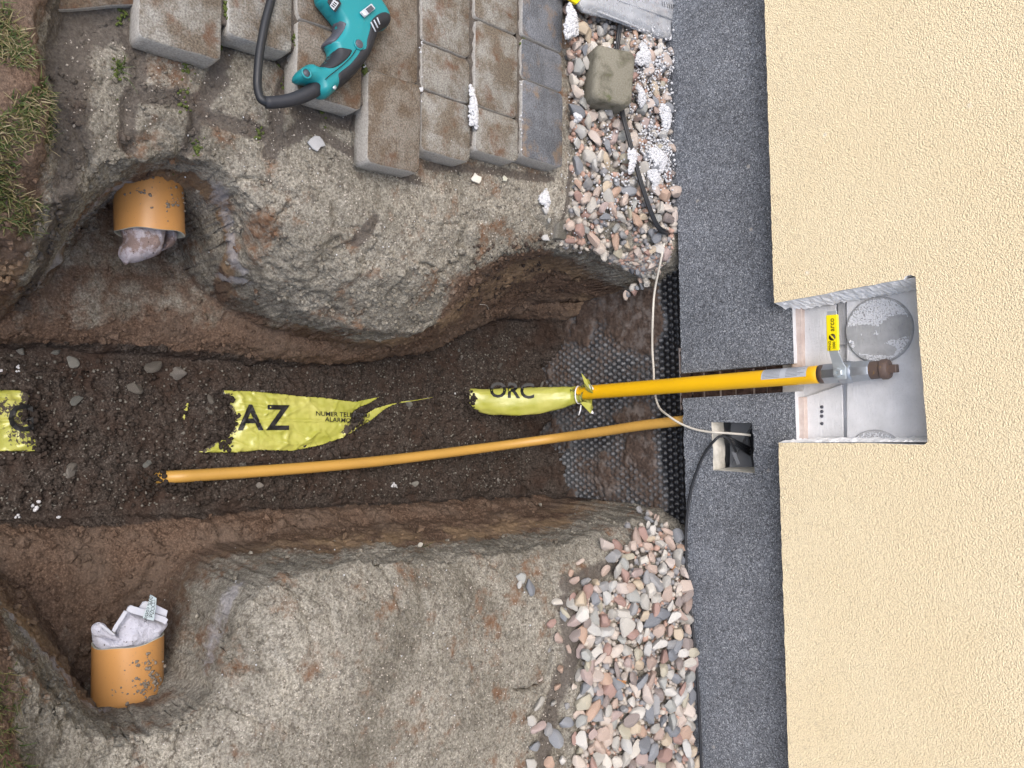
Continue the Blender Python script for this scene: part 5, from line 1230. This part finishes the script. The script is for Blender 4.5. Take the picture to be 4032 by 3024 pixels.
# ------------------------------------------------------------------ pebbles
gravel = empty('gravel_strip', kind='structure', label='strip of mixed pink, grey and cream pebbles along the foot of the plinth')
PM = []
for s_ in range(28):
    rr = np.random.default_rng(100+s_); sc = np.array([rr.uniform(.85, 1.35), rr.uniform(.62, .95), rr.uniform(.45, .75)])
    V = IV3*(1+.05*rr.uniform(-1, 1, (len(IV3), 1)))
    lump = rr.normal(size=(5, 3)); lump /= np.linalg.norm(lump, axis=1)[:, None]
    for l_ in lump: V = V*(1+rr.uniform(-.16, .16)*np.exp(-((1-IV3@l_)/.35)**2)[:, None])
    # broken faces: several flats cut off each stone
    for _ in range(rr.integers(6, 15)):
        nn = rr.normal(size=3); nn /= np.linalg.norm(nn); dlim = rr.uniform(.44, .82); pr = V@nn; V = V-(np.clip(pr-dlim, 0, None)*.93)[:, None]*nn
    V = V*sc*1.08; me = mesh(V, IF3); me.materials.append(M['pebble']); me.polygons.foreach_set('use_smooth', [True]*len(me.polygons)); me.set_sharp_from_angle(angle=math.radians(24)); PM.append(me)
def peb(x, y, z, size, name='pebble', parent=gravel, mats=None):
    o = bpy.data.objects.new(name, random.choice(PM)); COL.objects.link(o); o.parent = parent; o.location = (x, y, z); o.scale = (size,)*3
    o.rotation_euler = (random.uniform(-.5, .5), random.uniform(-.5, .5), random.uniform(0, 6.28)); return o
GU = [(1222, -60), (1236, 300), (1240, 440), (1250, 530), (1320, 545), (1360, 580), (1400, 600), (1446, 600), (1444, -60)]
GU2 = [(1340, 540), (1446, 560), (1446, 620), (1400, 640), (1385, 600)]
GL = [(1335, 1180), (1380, 1180), (1400, 1130), (1455, 1160), (1470, 1230), (1497, 1400), (1500, 1720), (1255, 1720), (1262, 1560), (1268, 1450), (1262, 1400), (1256, 1300), (1262, 1280), (1335, 1255)]
SP = [(1150, 1720), (1150, 1560), (1190, 1400), (1200, 1310), (1240, 1290), (1255, 1440), (1250, 1720)]
def polyw(L_, z): return [atF(x, y_, z=z)[:2] for x, y_ in L_]
def scatter(poly, n, rmin, tries=60000, seed=0):
    rr = np.random.default_rng(seed); poly = np.array(poly); lo, hi = poly.min(0), poly.max(0); C = rr.uniform(lo, hi, (tries, 2)); C = C[inside(C, poly)]; out = []; cell = {}
    for c in C:
        k = (int(c[0]/rmin), int(c[1]/rmin)); ok = True
        for i in (-1, 0, 1):
            for j in (-1, 0, 1):
                for q_ in cell.get((k[0]+i, k[1]+j), ()):
                    if (q_[0]-c[0])**2+(q_[1]-c[1])**2 < rmin*rmin: ok = False
        if ok:
            out.append(c); cell.setdefault(k, []).append(c)
            if len(out) >= n: break
    return out
npb = 0; under = []
for poly_, rmin_, s0, s1, n_, sd_ in ((polyw(GU, -.02), .0285, .0150, .0255, 260, 1), (polyw(GL, -.02), .0300, .0175, .0300, 420, 2)):
    for c in scatter(poly_, n_, rmin_, seed=sd_):
        if inside(np.array([c]), PKP)[0] or c[1] > -.010 or (gz1(*c) < -.13 and sd_ != 8): continue
        peb(c[0], c[1], gz1(*c)+random.uniform(.014, .030), random.uniform(s0, s1)); npb += 1
for c in scatter([(1350, 528), (1442, 540), (1444, 600), (1436, 640), (1412, 650), (1392, 612), (1345, 572)], 46, 13, seed=8):
    q = on_groundF(*c); peb(q[0], min(q[1], -.012), q[2]+.008, random.uniform(.009, .018)); npb += 1
for c in scatter([(1385, 1110), (1440, 1085), (1450, 1175), (1405, 1185)], 22, 14, seed=12):
    q = on_groundF(*c); peb(q[0], min(q[1], -.012), q[2]+.008, random.uniform(.010, .018)); npb += 1
for c in scatter(polyw(SP, -.05), 38, .038, seed=4):
    peb(c[0], c[1], gz1(*c)+.008, random.uniform(.013, .024)); npb += 1
for (x_, y_, s_) in ((1122, 1248, .015), (1140, 1265, .020), (1117, 1262, .010), (1175, 455, .014), (1182, 478, .010), (1176, 515, .012), (1304, 1232, .015), (1228, 1240, .013), (1238, 1252, .018), (1262, 1255, .016), (1285, 1262, .018), (1200, 1300, .016), (1232, 1305, .024), (1215, 1320, .017), (1250, 1213, .012)):
    q = on_groundF(x_, y_); peb(q[0], q[1], q[2]+.007, s_); npb += 1
# a lower layer nobody could count
def fill(name, polys, n, rlo, rhi, z0, z1, mt, seed, parent=None, kind='stuff', jit=.2, zmin=None, **k):
    rr = np.random.default_rng(seed); C = []; R = []
    for poly_ in polys:
        poly = np.array(poly_); lo, hi = poly.min(0), poly.max(0); A = rr.uniform(lo, hi, (n*4, 2)); A = A[inside(A, poly)][:n]
        A = A[A[:, 1] < -.004]
        if zmin is not None: A = A[gz_at(A[:, 0], A[:, 1]) > zmin]
        zz = gz_at(A[:, 0], A[:, 1])+rr.uniform(z0, z1, len(A)); C += list(np.stack([A[:, 0], A[:, 1], zz], 1)); R += list(rlo+(rhi-rlo)*rr.random(len(A))**2)
    return link(name, blobs(C, R, IV, IF, jit), M[mt], parent, kind=kind, **k)
for i_, (nm, cset) in enumerate((('a', (.36, .33, .30)), ('b', (.40, .27, .22)), ('c', (.24, .24, .25)), ('d', (.46, .42, .37)))):
    M['fill'+nm] = plain('small_gravel_'+nm, cset, .8, 0, .3, .3, 90)
    fill('small_gravel', [polyw(GU, -.03), polyw(GU2, -.03), polyw(GL, -.03)], 620, .007, .0135, -.002, .014, 'fill'+nm, 50+i_, gravel, zmin=-.12)
# tiny grit lying about on sand and paving joints
rest = polyw([(140, 60), (1215, 380), (1220, 560), (760, 560), (520, 400), (140, 330)], -.07); rest2 = polyw([(520, 1300), (1200, 1200), (1240, 1700), (300, 1700)], -.07)
fill('sand_grit', [rest, rest2], 1300, .0008, .0024, .0, .0006, 'filld', 71, None, zmin=-.105, label='pale coarse grit strewn over the sand bed', cat='grit')
M['clod_brown2'] = plain('dull_sand_crumb', (.12, .105, .085), .97, 0, .1, .35, 120)
fill('dark_grit', [rest, rest2], 1000, .0010, .0028, .0, .0005, 'clod_brown2', 72, None, zmin=-.105, label='dark crumbs strewn over the sand bed', cat='grit')
# clods on the trench floor
FLp = polyw([(-60, 760), (400, 785), (800, 790), (1000, 730), (1160, 715), (1160, 1050), (900, 1070), (-60, 1115)], -.68)
cl_in = lambda: None
M['clod_brown'] = plain('brown_soil_clod', (.055, .042, .035), .97, 0, .1, .35, 120)
M['clod_dark'] = plain('dark_soil_clod', (.036, .029, .025), .97, 0, .1, .35, 120)
M['clod_grey'] = plain('grey_grit', (.17, .16, .14), .95, 0, .1, .35, 120)
fill('soil_clods', [FLp], 3000, .0016, .0085, -.002, .0015, 'clod_brown', 81, None, label='crumbled brown clods over the trench floor', cat='soil clods', jit=.42)
fill('dark_clods', [FLp], 2000, .0020, .008, -.002, .002, 'clod_dark', 82, None, label='darker crumbled clods over the trench floor', cat='soil clods', jit=.42)
fill('grey_grit', [FLp], 2200, .0012, .0042, .002, .006, 'clod_grey', 83, None, label='fine grey grit over the trench floor', cat='grit', jit=.3)
# crumbs heaped against the wall's foot of the trench sides
edge = polyw([(900, 560), (1060, 530), (1400, 590), (1410, 660), (1100, 640), (1000, 690)], -.3)
fill('slope_crumbs', [edge], 500, .002, .008, -.001, .003, 'clod_brown', 84, None, label='loose crumbs on the hollowed brown slope by the wall', cat='soil clods', jit=.42)
# single grey stones in the trench
for (x_, y_, s_) in ((155, 782, .021), (328, 792, .019), (383, 805, .026), (290, 837, .017), (453, 862, .013), (120, 760, .011), (488, 850, .009), (42, 752, .015), (155, 1010, .018), (320, 1000, .014), (150, 1020, .014), (525, 1004, .012), (450, 888, .014), (990, 758, .007), (1078, 790, .013), (997, 771, .008), (165, 865, .016), (895, 1045, .016), (560, 1048, .013), (1170, 830, .012), (1075, 1040, .013), (880, 870, .015)):
    q = on_groundF(x_, y_); o = peb(q[0], q[1], q[2]+s_*.25, s_, 'stone', GROUND); o.data = o.data.copy(); o.data.materials.clear(); o.data.materials.append(M['clod'])
# heap of earth burying the conduit's and tapes' ends
C = []; R = []
rr = np.random.default_rng(9)
for (x_, y_, n_, sp_) in ((345, 1035, 120, .030), (400, 1042, 90, .020), (425, 1040, 40, .012), (498, 905, 60, .013), (488, 860, 30, .011), (480, 955, 60, .018), (62, 900, 60, .018), (85, 955, 60, .018), (1015, 862, 90, .022), (1025, 890, 60, .018), (770, 905, 90, .016), (755, 915, 40, .012)):
    q = on_groundF(x_, y_)
    for _ in range(n_):
        dx, dy = rr.normal(0, sp_, 2)*(.7, 1); x, y = q[0]+dx, q[1]+dy; C.append((x, y, gz1(x, y)+.010*math.exp(-(dx*dx+dy*dy)/(2*sp_**2))+rr.uniform(0, .012))); R.append(rr.uniform(.002, .0085))
link('loose_earth', blobs(C, R, IV, IF, .3), M['clod_dark'], None, kind='stuff', label='loose earth thrown over the ends of tape and conduit', cat='soil clods')

# ------------------------------------------------------------------ polystyrene crumbs
def foam_clump(x_, y_, wF, hF, label, ang=0, z=.006, seed=0, ptop=None):
    rr = np.random.default_rng(seed); q = np.array(atF(x_, y_, z=z)) if ptop is None else ptop; q[1] = min(q[1], -.008-wF*.0005); a_ = wF*.00145; b_ = hF*.00145; C = []; R = []
    n = int(60+3.4*wF*hF/10)
    ca_, sa_ = math.cos(ang), math.sin(ang)
    for _ in range(n):
        t_ = rr.uniform(0, 6.283); r_ = math.sqrt(rr.random())*(1+.25*math.sin(3*t_+seed)); u_ = r_*math.cos(t_)*a_/2; w_ = r_*math.sin(t_)*b_/2
        y = q[1]+u_*ca_-w_*sa_; x = q[0]+u_*sa_+w_*ca_; C.append((x, y, q[2]+.010*(1-min(1, r_)**2)+rr.uniform(-.003, .003))); R.append(rr.uniform(.0022, .0050))
    return link('polystyrene_chunk', blobs(C, R, IV, IF, .12), M['bead'], None, label=label, cat='polystyrene', group='polystyrene crumbs on the gravel')
CL_ = [(1233, 50, 34, 62, 'tall white polystyrene chunk by the yellow end of the aluminium strip', .1), (1390, 122, 44, 48, 'round white polystyrene chunk right of the loose block', .6), (1437, 255, 34, 62, 'white polystyrene chunk touching the plinth beside the flat cable', .1),
       (1422, 345, 54, 48, 'largest white polystyrene chunk, midway down the upper gravel at the plinth', .3), (1176, 430, 24, 34, 'white polystyrene chunk on the sand left of the concrete edging', 0), (1021, 237, 16, 66, 'long thin white polystyrene sliver on a paver joint', -.08),
       (1384, 208, 20, 42, 'small upright polystyrene sliver just right of the loose block', -.3), (1246, 255, 20, 14, 'tiny white polystyrene bit at the edging left of the loose block', 0), (1364, 345, 22, 52, 'narrow polystyrene cluster left of the flat cable', .2), (1412, 385, 30, 40, 'polystyrene cluster below the largest chunk beside the flat cable', 0)]
for i_, (x_, y_, w_, h_, lb, an) in enumerate(CL_):
    zz = .030
    if x_ == 1176: zz = -.062
    foam_clump(x_, y_, w_, h_, lb, an, zz if x_ != 1021 else .006, i_+1)
# scattered single beads
rr = np.random.default_rng(33); C = []; R = []
for _ in range(3000):
    x_ = 1300+142*rr.beta(2.4, 1.2); y_ = 60+rr.beta(1.6, 1.5)*400
    if float(fbm(np.array([x_/100]), np.array([y_/100]), 3.2, 3, 9)[0]) < .04 and rr.random() < .88: continue
    q = atF(x_, y_, z=.012); q[1] = min(q[1], -.008); C.append((q[0], q[1], gz1(q[0], q[1])+rr.uniform(.012, .038))); R.append(rr.uniform(.0018, .0048))
for _ in range(240):
    x_ = rr.uniform(1225, 1440); y_ = rr.uniform(0, 520); q = atF(x_, y_, z=0); C.append((q[0], q[1], gz1(q[0], q[1])+rr.uniform(.010, .034))); R.append(rr.uniform(.0014, .0032))
for (x_, y0_, y1_, n_) in ((1125, 150, 345, 14), (910, 90, 225, 9), (910, 190, 198, 14), (788, 100, 180, 6), (1027, 190, 260, 10)):
    for _ in range(n_):
        q = atF(x_+rr.normal(0, 2.2), rr.uniform(y0_, y1_), z=0); C.append((q[0], q[1], .002+rr.uniform(-.003, .002))); R.append(rr.uniform(.0012, .0036))
for _ in range(130):
    q = on_groundF(rr.uniform(280, 1400), rr.choice([rr.uniform(120, 560), rr.uniform(1180, 1640)])); C.append((q[0], q[1], q[2]+.003)); R.append(rr.uniform(.0010, .0024))
for (x_, y_, r_) in ((75, 1102, .010), (36, 1115, .006), (125, 1118, .005), (38, 798, .006), (5, 800, .005), (850, 1047, .009), (980, 850, .004), (845, 1050, .006), (1300, 590, .004)):
    q = on_groundF(x_, y_)
    for _ in range(5): C.append((q[0]+rr.normal(0, r_*.6), q[1]+rr.normal(0, r_*.6), q[2]+.005)); R.append(r_*.55)
link('polystyrene_beads', blobs(C, R, IV, IF, .1), M['bead'], None, kind='stuff', label='scattered white polystyrene beads', cat='polystyrene')
# plaster flakes on the sand
def flake(x_, y_, a_, mt, label, seed):
    q = on_groundF(x_, y_); rr_ = random.Random(seed); pts = [(q[0]+a_*rr_.uniform(.55, 1.1)*math.cos(t), q[1]+a_*1.2*rr_.uniform(.55, 1.1)*math.sin(t), q[2]+.006) for t in np.linspace(0, 5.6, 9)]
    o = link('plaster_flake', prism(pts, (0, 0, .005)), M[mt], None, smooth=False, label=label, cat='plaster flake', group='plaster flakes on the sand'); bevel(o, .0015, 2); o.rotation_euler = (0, 0, 0)
flake(1024, 388, .016, 'foam_dirty', 'pinkish white flake on the sand below the second paver from the blue-grey column', 1)
flake(680, 311, .018, 'adhesive_dark', 'pale grey flat flake on the sand left of the brown corner paver', 2)
flake(1086, 388, .009, 'sewer_rim', 'tiny yellowish flake on the sand below the grey pavers', 3)
flake(903, 1177, .009, 'foam_dirty', 'small pale flake on the lower rim of the trench', 4)

def fibre(pts, label):
    q = [on_groundF(*p_)+np.array([0, 0, .006+.006*math.sin(i*1.7)]) for i, p_ in enumerate(pts)]
    link('root_fibre', tube(catmull(q, 5), .0011, 6), M['cable_white'], None, label=label, cat='root fibre')
fibre([(1034, 658), (1045, 660), (1053, 668), (1056, 674)], 'pale root fibre curling out of the upper trench rim')
fibre([(1404, 1090), (1420, 1084), (1438, 1086), (1450, 1092)], 'thin pale fibre at the lower corner of the trench beside the plinth')
fibre([(820, 1188), (850, 1184), (872, 1186), (884, 1180)], 'dry straw lying on the lower trench rim')
# ------------------------------------------------------------------ grass, moss, leaves
def blades(n, pos, hlo, hhi, seed, tint=(0, 1), lean=.6):
    rr = np.random.default_rng(seed); V = []; Fc = []; T = []
    for k in range(n):
        x, y, z = pos(rr); h = rr.uniform(hlo, hhi); a = rr.uniform(0, 6.283); ln = rr.uniform(.35, 1.0)*lean; w = rr.uniform(.0009, .0019)
        dx, dy = math.cos(a), math.sin(a); px_, py_ = -dy*w, dx*w; b0 = len(V); tt = rr.uniform(*tint); SGN = 4
        for i in range(SGN+1):
            t = i/SGN; bx_ = x+dx*h*ln*1.25*t**1.6; by_ = y+dy*h*ln*1.25*t**1.6; bz_ = z+h*(t-.62*ln*t*t); ww = 1-t*.85
            V += [(bx_+px_*ww, by_+py_*ww, bz_), (bx_-px_*ww, by_-py_*ww, bz_)]; T += [min(1, tt+.12*t)]*2
        for i in range(SGN): Fc.append((b0+2*i, b0+2*i+1, b0+2*i+3, b0+2*i+2))
    me = mesh(V, Fc); a_ = me.attributes.new('tint', 'FLOAT_COLOR', 'POINT'); arr = np.ones((len(V), 4), np.float32); arr[:, 0] = T; a_.data.foreach_set('color', arr.ravel()); return me
def gpos(xlo, xhi, ylo, yhi):
    def f_(rr):
        for _ in range(60):
            x = rr.uniform(xlo, xhi); y = rr.uniform(ylo, yhi)
            m_ = float(grass_mask(np.array([x]), np.array([y]))[0]); pz = float(fbm(np.array([x]), np.array([y]), 11, 3, 91)[0])
            if m_ > .35 and pz > -.22+.34*rr.random(): return x, y, gz1(x, y)-.003
        return x, y, gz1(x, y)-.01
    return f_
link('grass', blades(7500, gpos(-.75, -.30, -1.95, -1.66), .006, .024, 5, (0, .98), .9), M['grass'], None, smooth=False, kind='stuff', label='short yellowing grass of the lawn edge above the upper pocket', cat='grass')
link('grass', blades(2200, gpos(.40, .80, -2.0, -1.70), .012, .038, 6, (0, .7)), M['grass'], None, smooth=False, kind='stuff', label='short green grass at the lower lawn edge', cat='grass')
# moss tufts in the joints
rr = np.random.default_rng(44); C = []; R = []
for (x_, y_, n_, s_) in ((489, 20, 60, .006), (638, 100, 45, .008), (490, 75, 40, .006), (425, 105, 50, .012), (700, 232, 30, .008), (262, 30, 20, .008), (292, 42, 16, .006), (424, 320, 26, .008), (255, 158, 20, .010), (788, 155, 40, .006), (830, 152, 30, .010), (1126, 92, 14, .006), (638, 175, 30, .006), (1127, 258, 16, .006), (560, 292, 16, .008), (395, 210, 18, .010)):
    q = on_groundF(x_, y_)
    for _ in range(n_):
        x, y = q[0]+rr.normal(0, s_*1.6), q[1]+rr.normal(0, s_*.6); C.append((x, y, min(gz1(x, y)+rr.uniform(.0, .006), -.007))); R.append(rr.uniform(.0015, .0042))
link('moss', blobs(C, R, IV, IF, .35), M['moss'], None, kind='stuff', label='green moss tufts in the paving joints', cat='moss')
def sprig(x_, y_, n_, h_, seed):
    q = on_groundF(x_, y_); return blades(n_, lambda rr: (q[0]+rr.normal(0, .006), q[1]+rr.normal(0, .006), q[2]), h_*.6, h_, seed, (0, .45), .9)
for i_, (x_, y_, n_, h_, lb) in enumerate(((262, 155, 14, .04, 'small weed sprouting from the sand below the big grey paver'), (424, 318, 10, .02, 'tiny weed in the dark sand line above the upper pocket'), (900, 1180, 6, .035, 'dry pale grass tuft on the lower trench rim'))):
    me = sprig(x_, y_, n_, h_, 200+i_); link('weed', me, M['grass'], None, smooth=False, label=lb, cat='weed')
# oak leaf and broken leaves at the plinth
def leaf(x_, y_, L_, ang, label, zz=.008, cut=1.0, lobed=True):
    q = atF(x_, y_, z=zz); out = []; n = 26
    for s_ in (1, -1):
        rng_ = range(n+1) if s_ == 1 else range(n, -1, -1)
        for i in rng_:
            t = i/n; w = .24*math.sin(math.pi*min(1, t*.96+.02))**.8*(1+(.42*math.sin(t*6*math.pi) if lobed else 0))*(.55+.65*t)*L_; out.append((t*L_*cut, s_*w))
    V = []; ca_, sa_ = math.cos(ang), math.sin(ang); cf = []
    for i in range(n+1):
        t = i/n; V.append((out[i][0], 0, .004*math.sin(t*7)))
    for i in range(n+1): V.append((out[i][0], out[i][1], .010*abs(out[i][1])/(.2*L_)+.004*math.sin(i)))
    for i in range(n+1): V.append((out[i][0], -out[i][1], .008*abs(out[i][1])/(.2*L_)-.003*math.sin(i*1.3)))
    for i in range(n): cf += [(i, i+1, n+2+i, n+1+i), (i+1, i, 2*n+2+i, 2*n+3+i)]
    V = [(q[0]+(a*sa_+b*ca_), q[1]+(a*ca_-b*sa_), q[2]+c) for a, b, c in V]
    lf_ = empty('dry_leaf', tuple(map(float, q)), label=label, cat='leaf', group='dry leaves at the foot of the plinth')
    o = link('blade', mesh(V, cf), M['leaf'], lf_); o.modifiers.new('solid', 'SOLIDIFY').thickness = .0006
    st = [Vector((q[0]+a*sa_, q[1]+a*ca_, q[2]+.003)) for a in (-.02, 0, L_*.5, L_*.95)]; link('stem', tube(st, [.0012, .0012, .0009, .0004], 6), M['leaf'], lf_)
leaf(1478, 1600, .085, math.radians(75)+math.pi*.0+math.pi, 'whole lobed oak leaf lying at the plinth in the lower gravel', .022)
leaf(1455, 1215, .030, 2.2, 'small rust-brown leaf scrap between the top pebbles of the lower gravel', .012, lobed=False)
leaf(1478, 1300, .045, math.radians(80), 'curled brown leaf scrap at the plinth by the black wire', .012, lobed=False)
leaf(1340, 1470, .020, .5, 'red-brown leaf scrap among pebbles in the middle of the lower gravel', .015, lobed=False)
leaf(1482, 1640, .04, 2.9, 'brown leaf scrap tucked under the oak leaf', .012, lobed=False)
print('pebbles', npb, 'objects', len(bpy.data.objects))
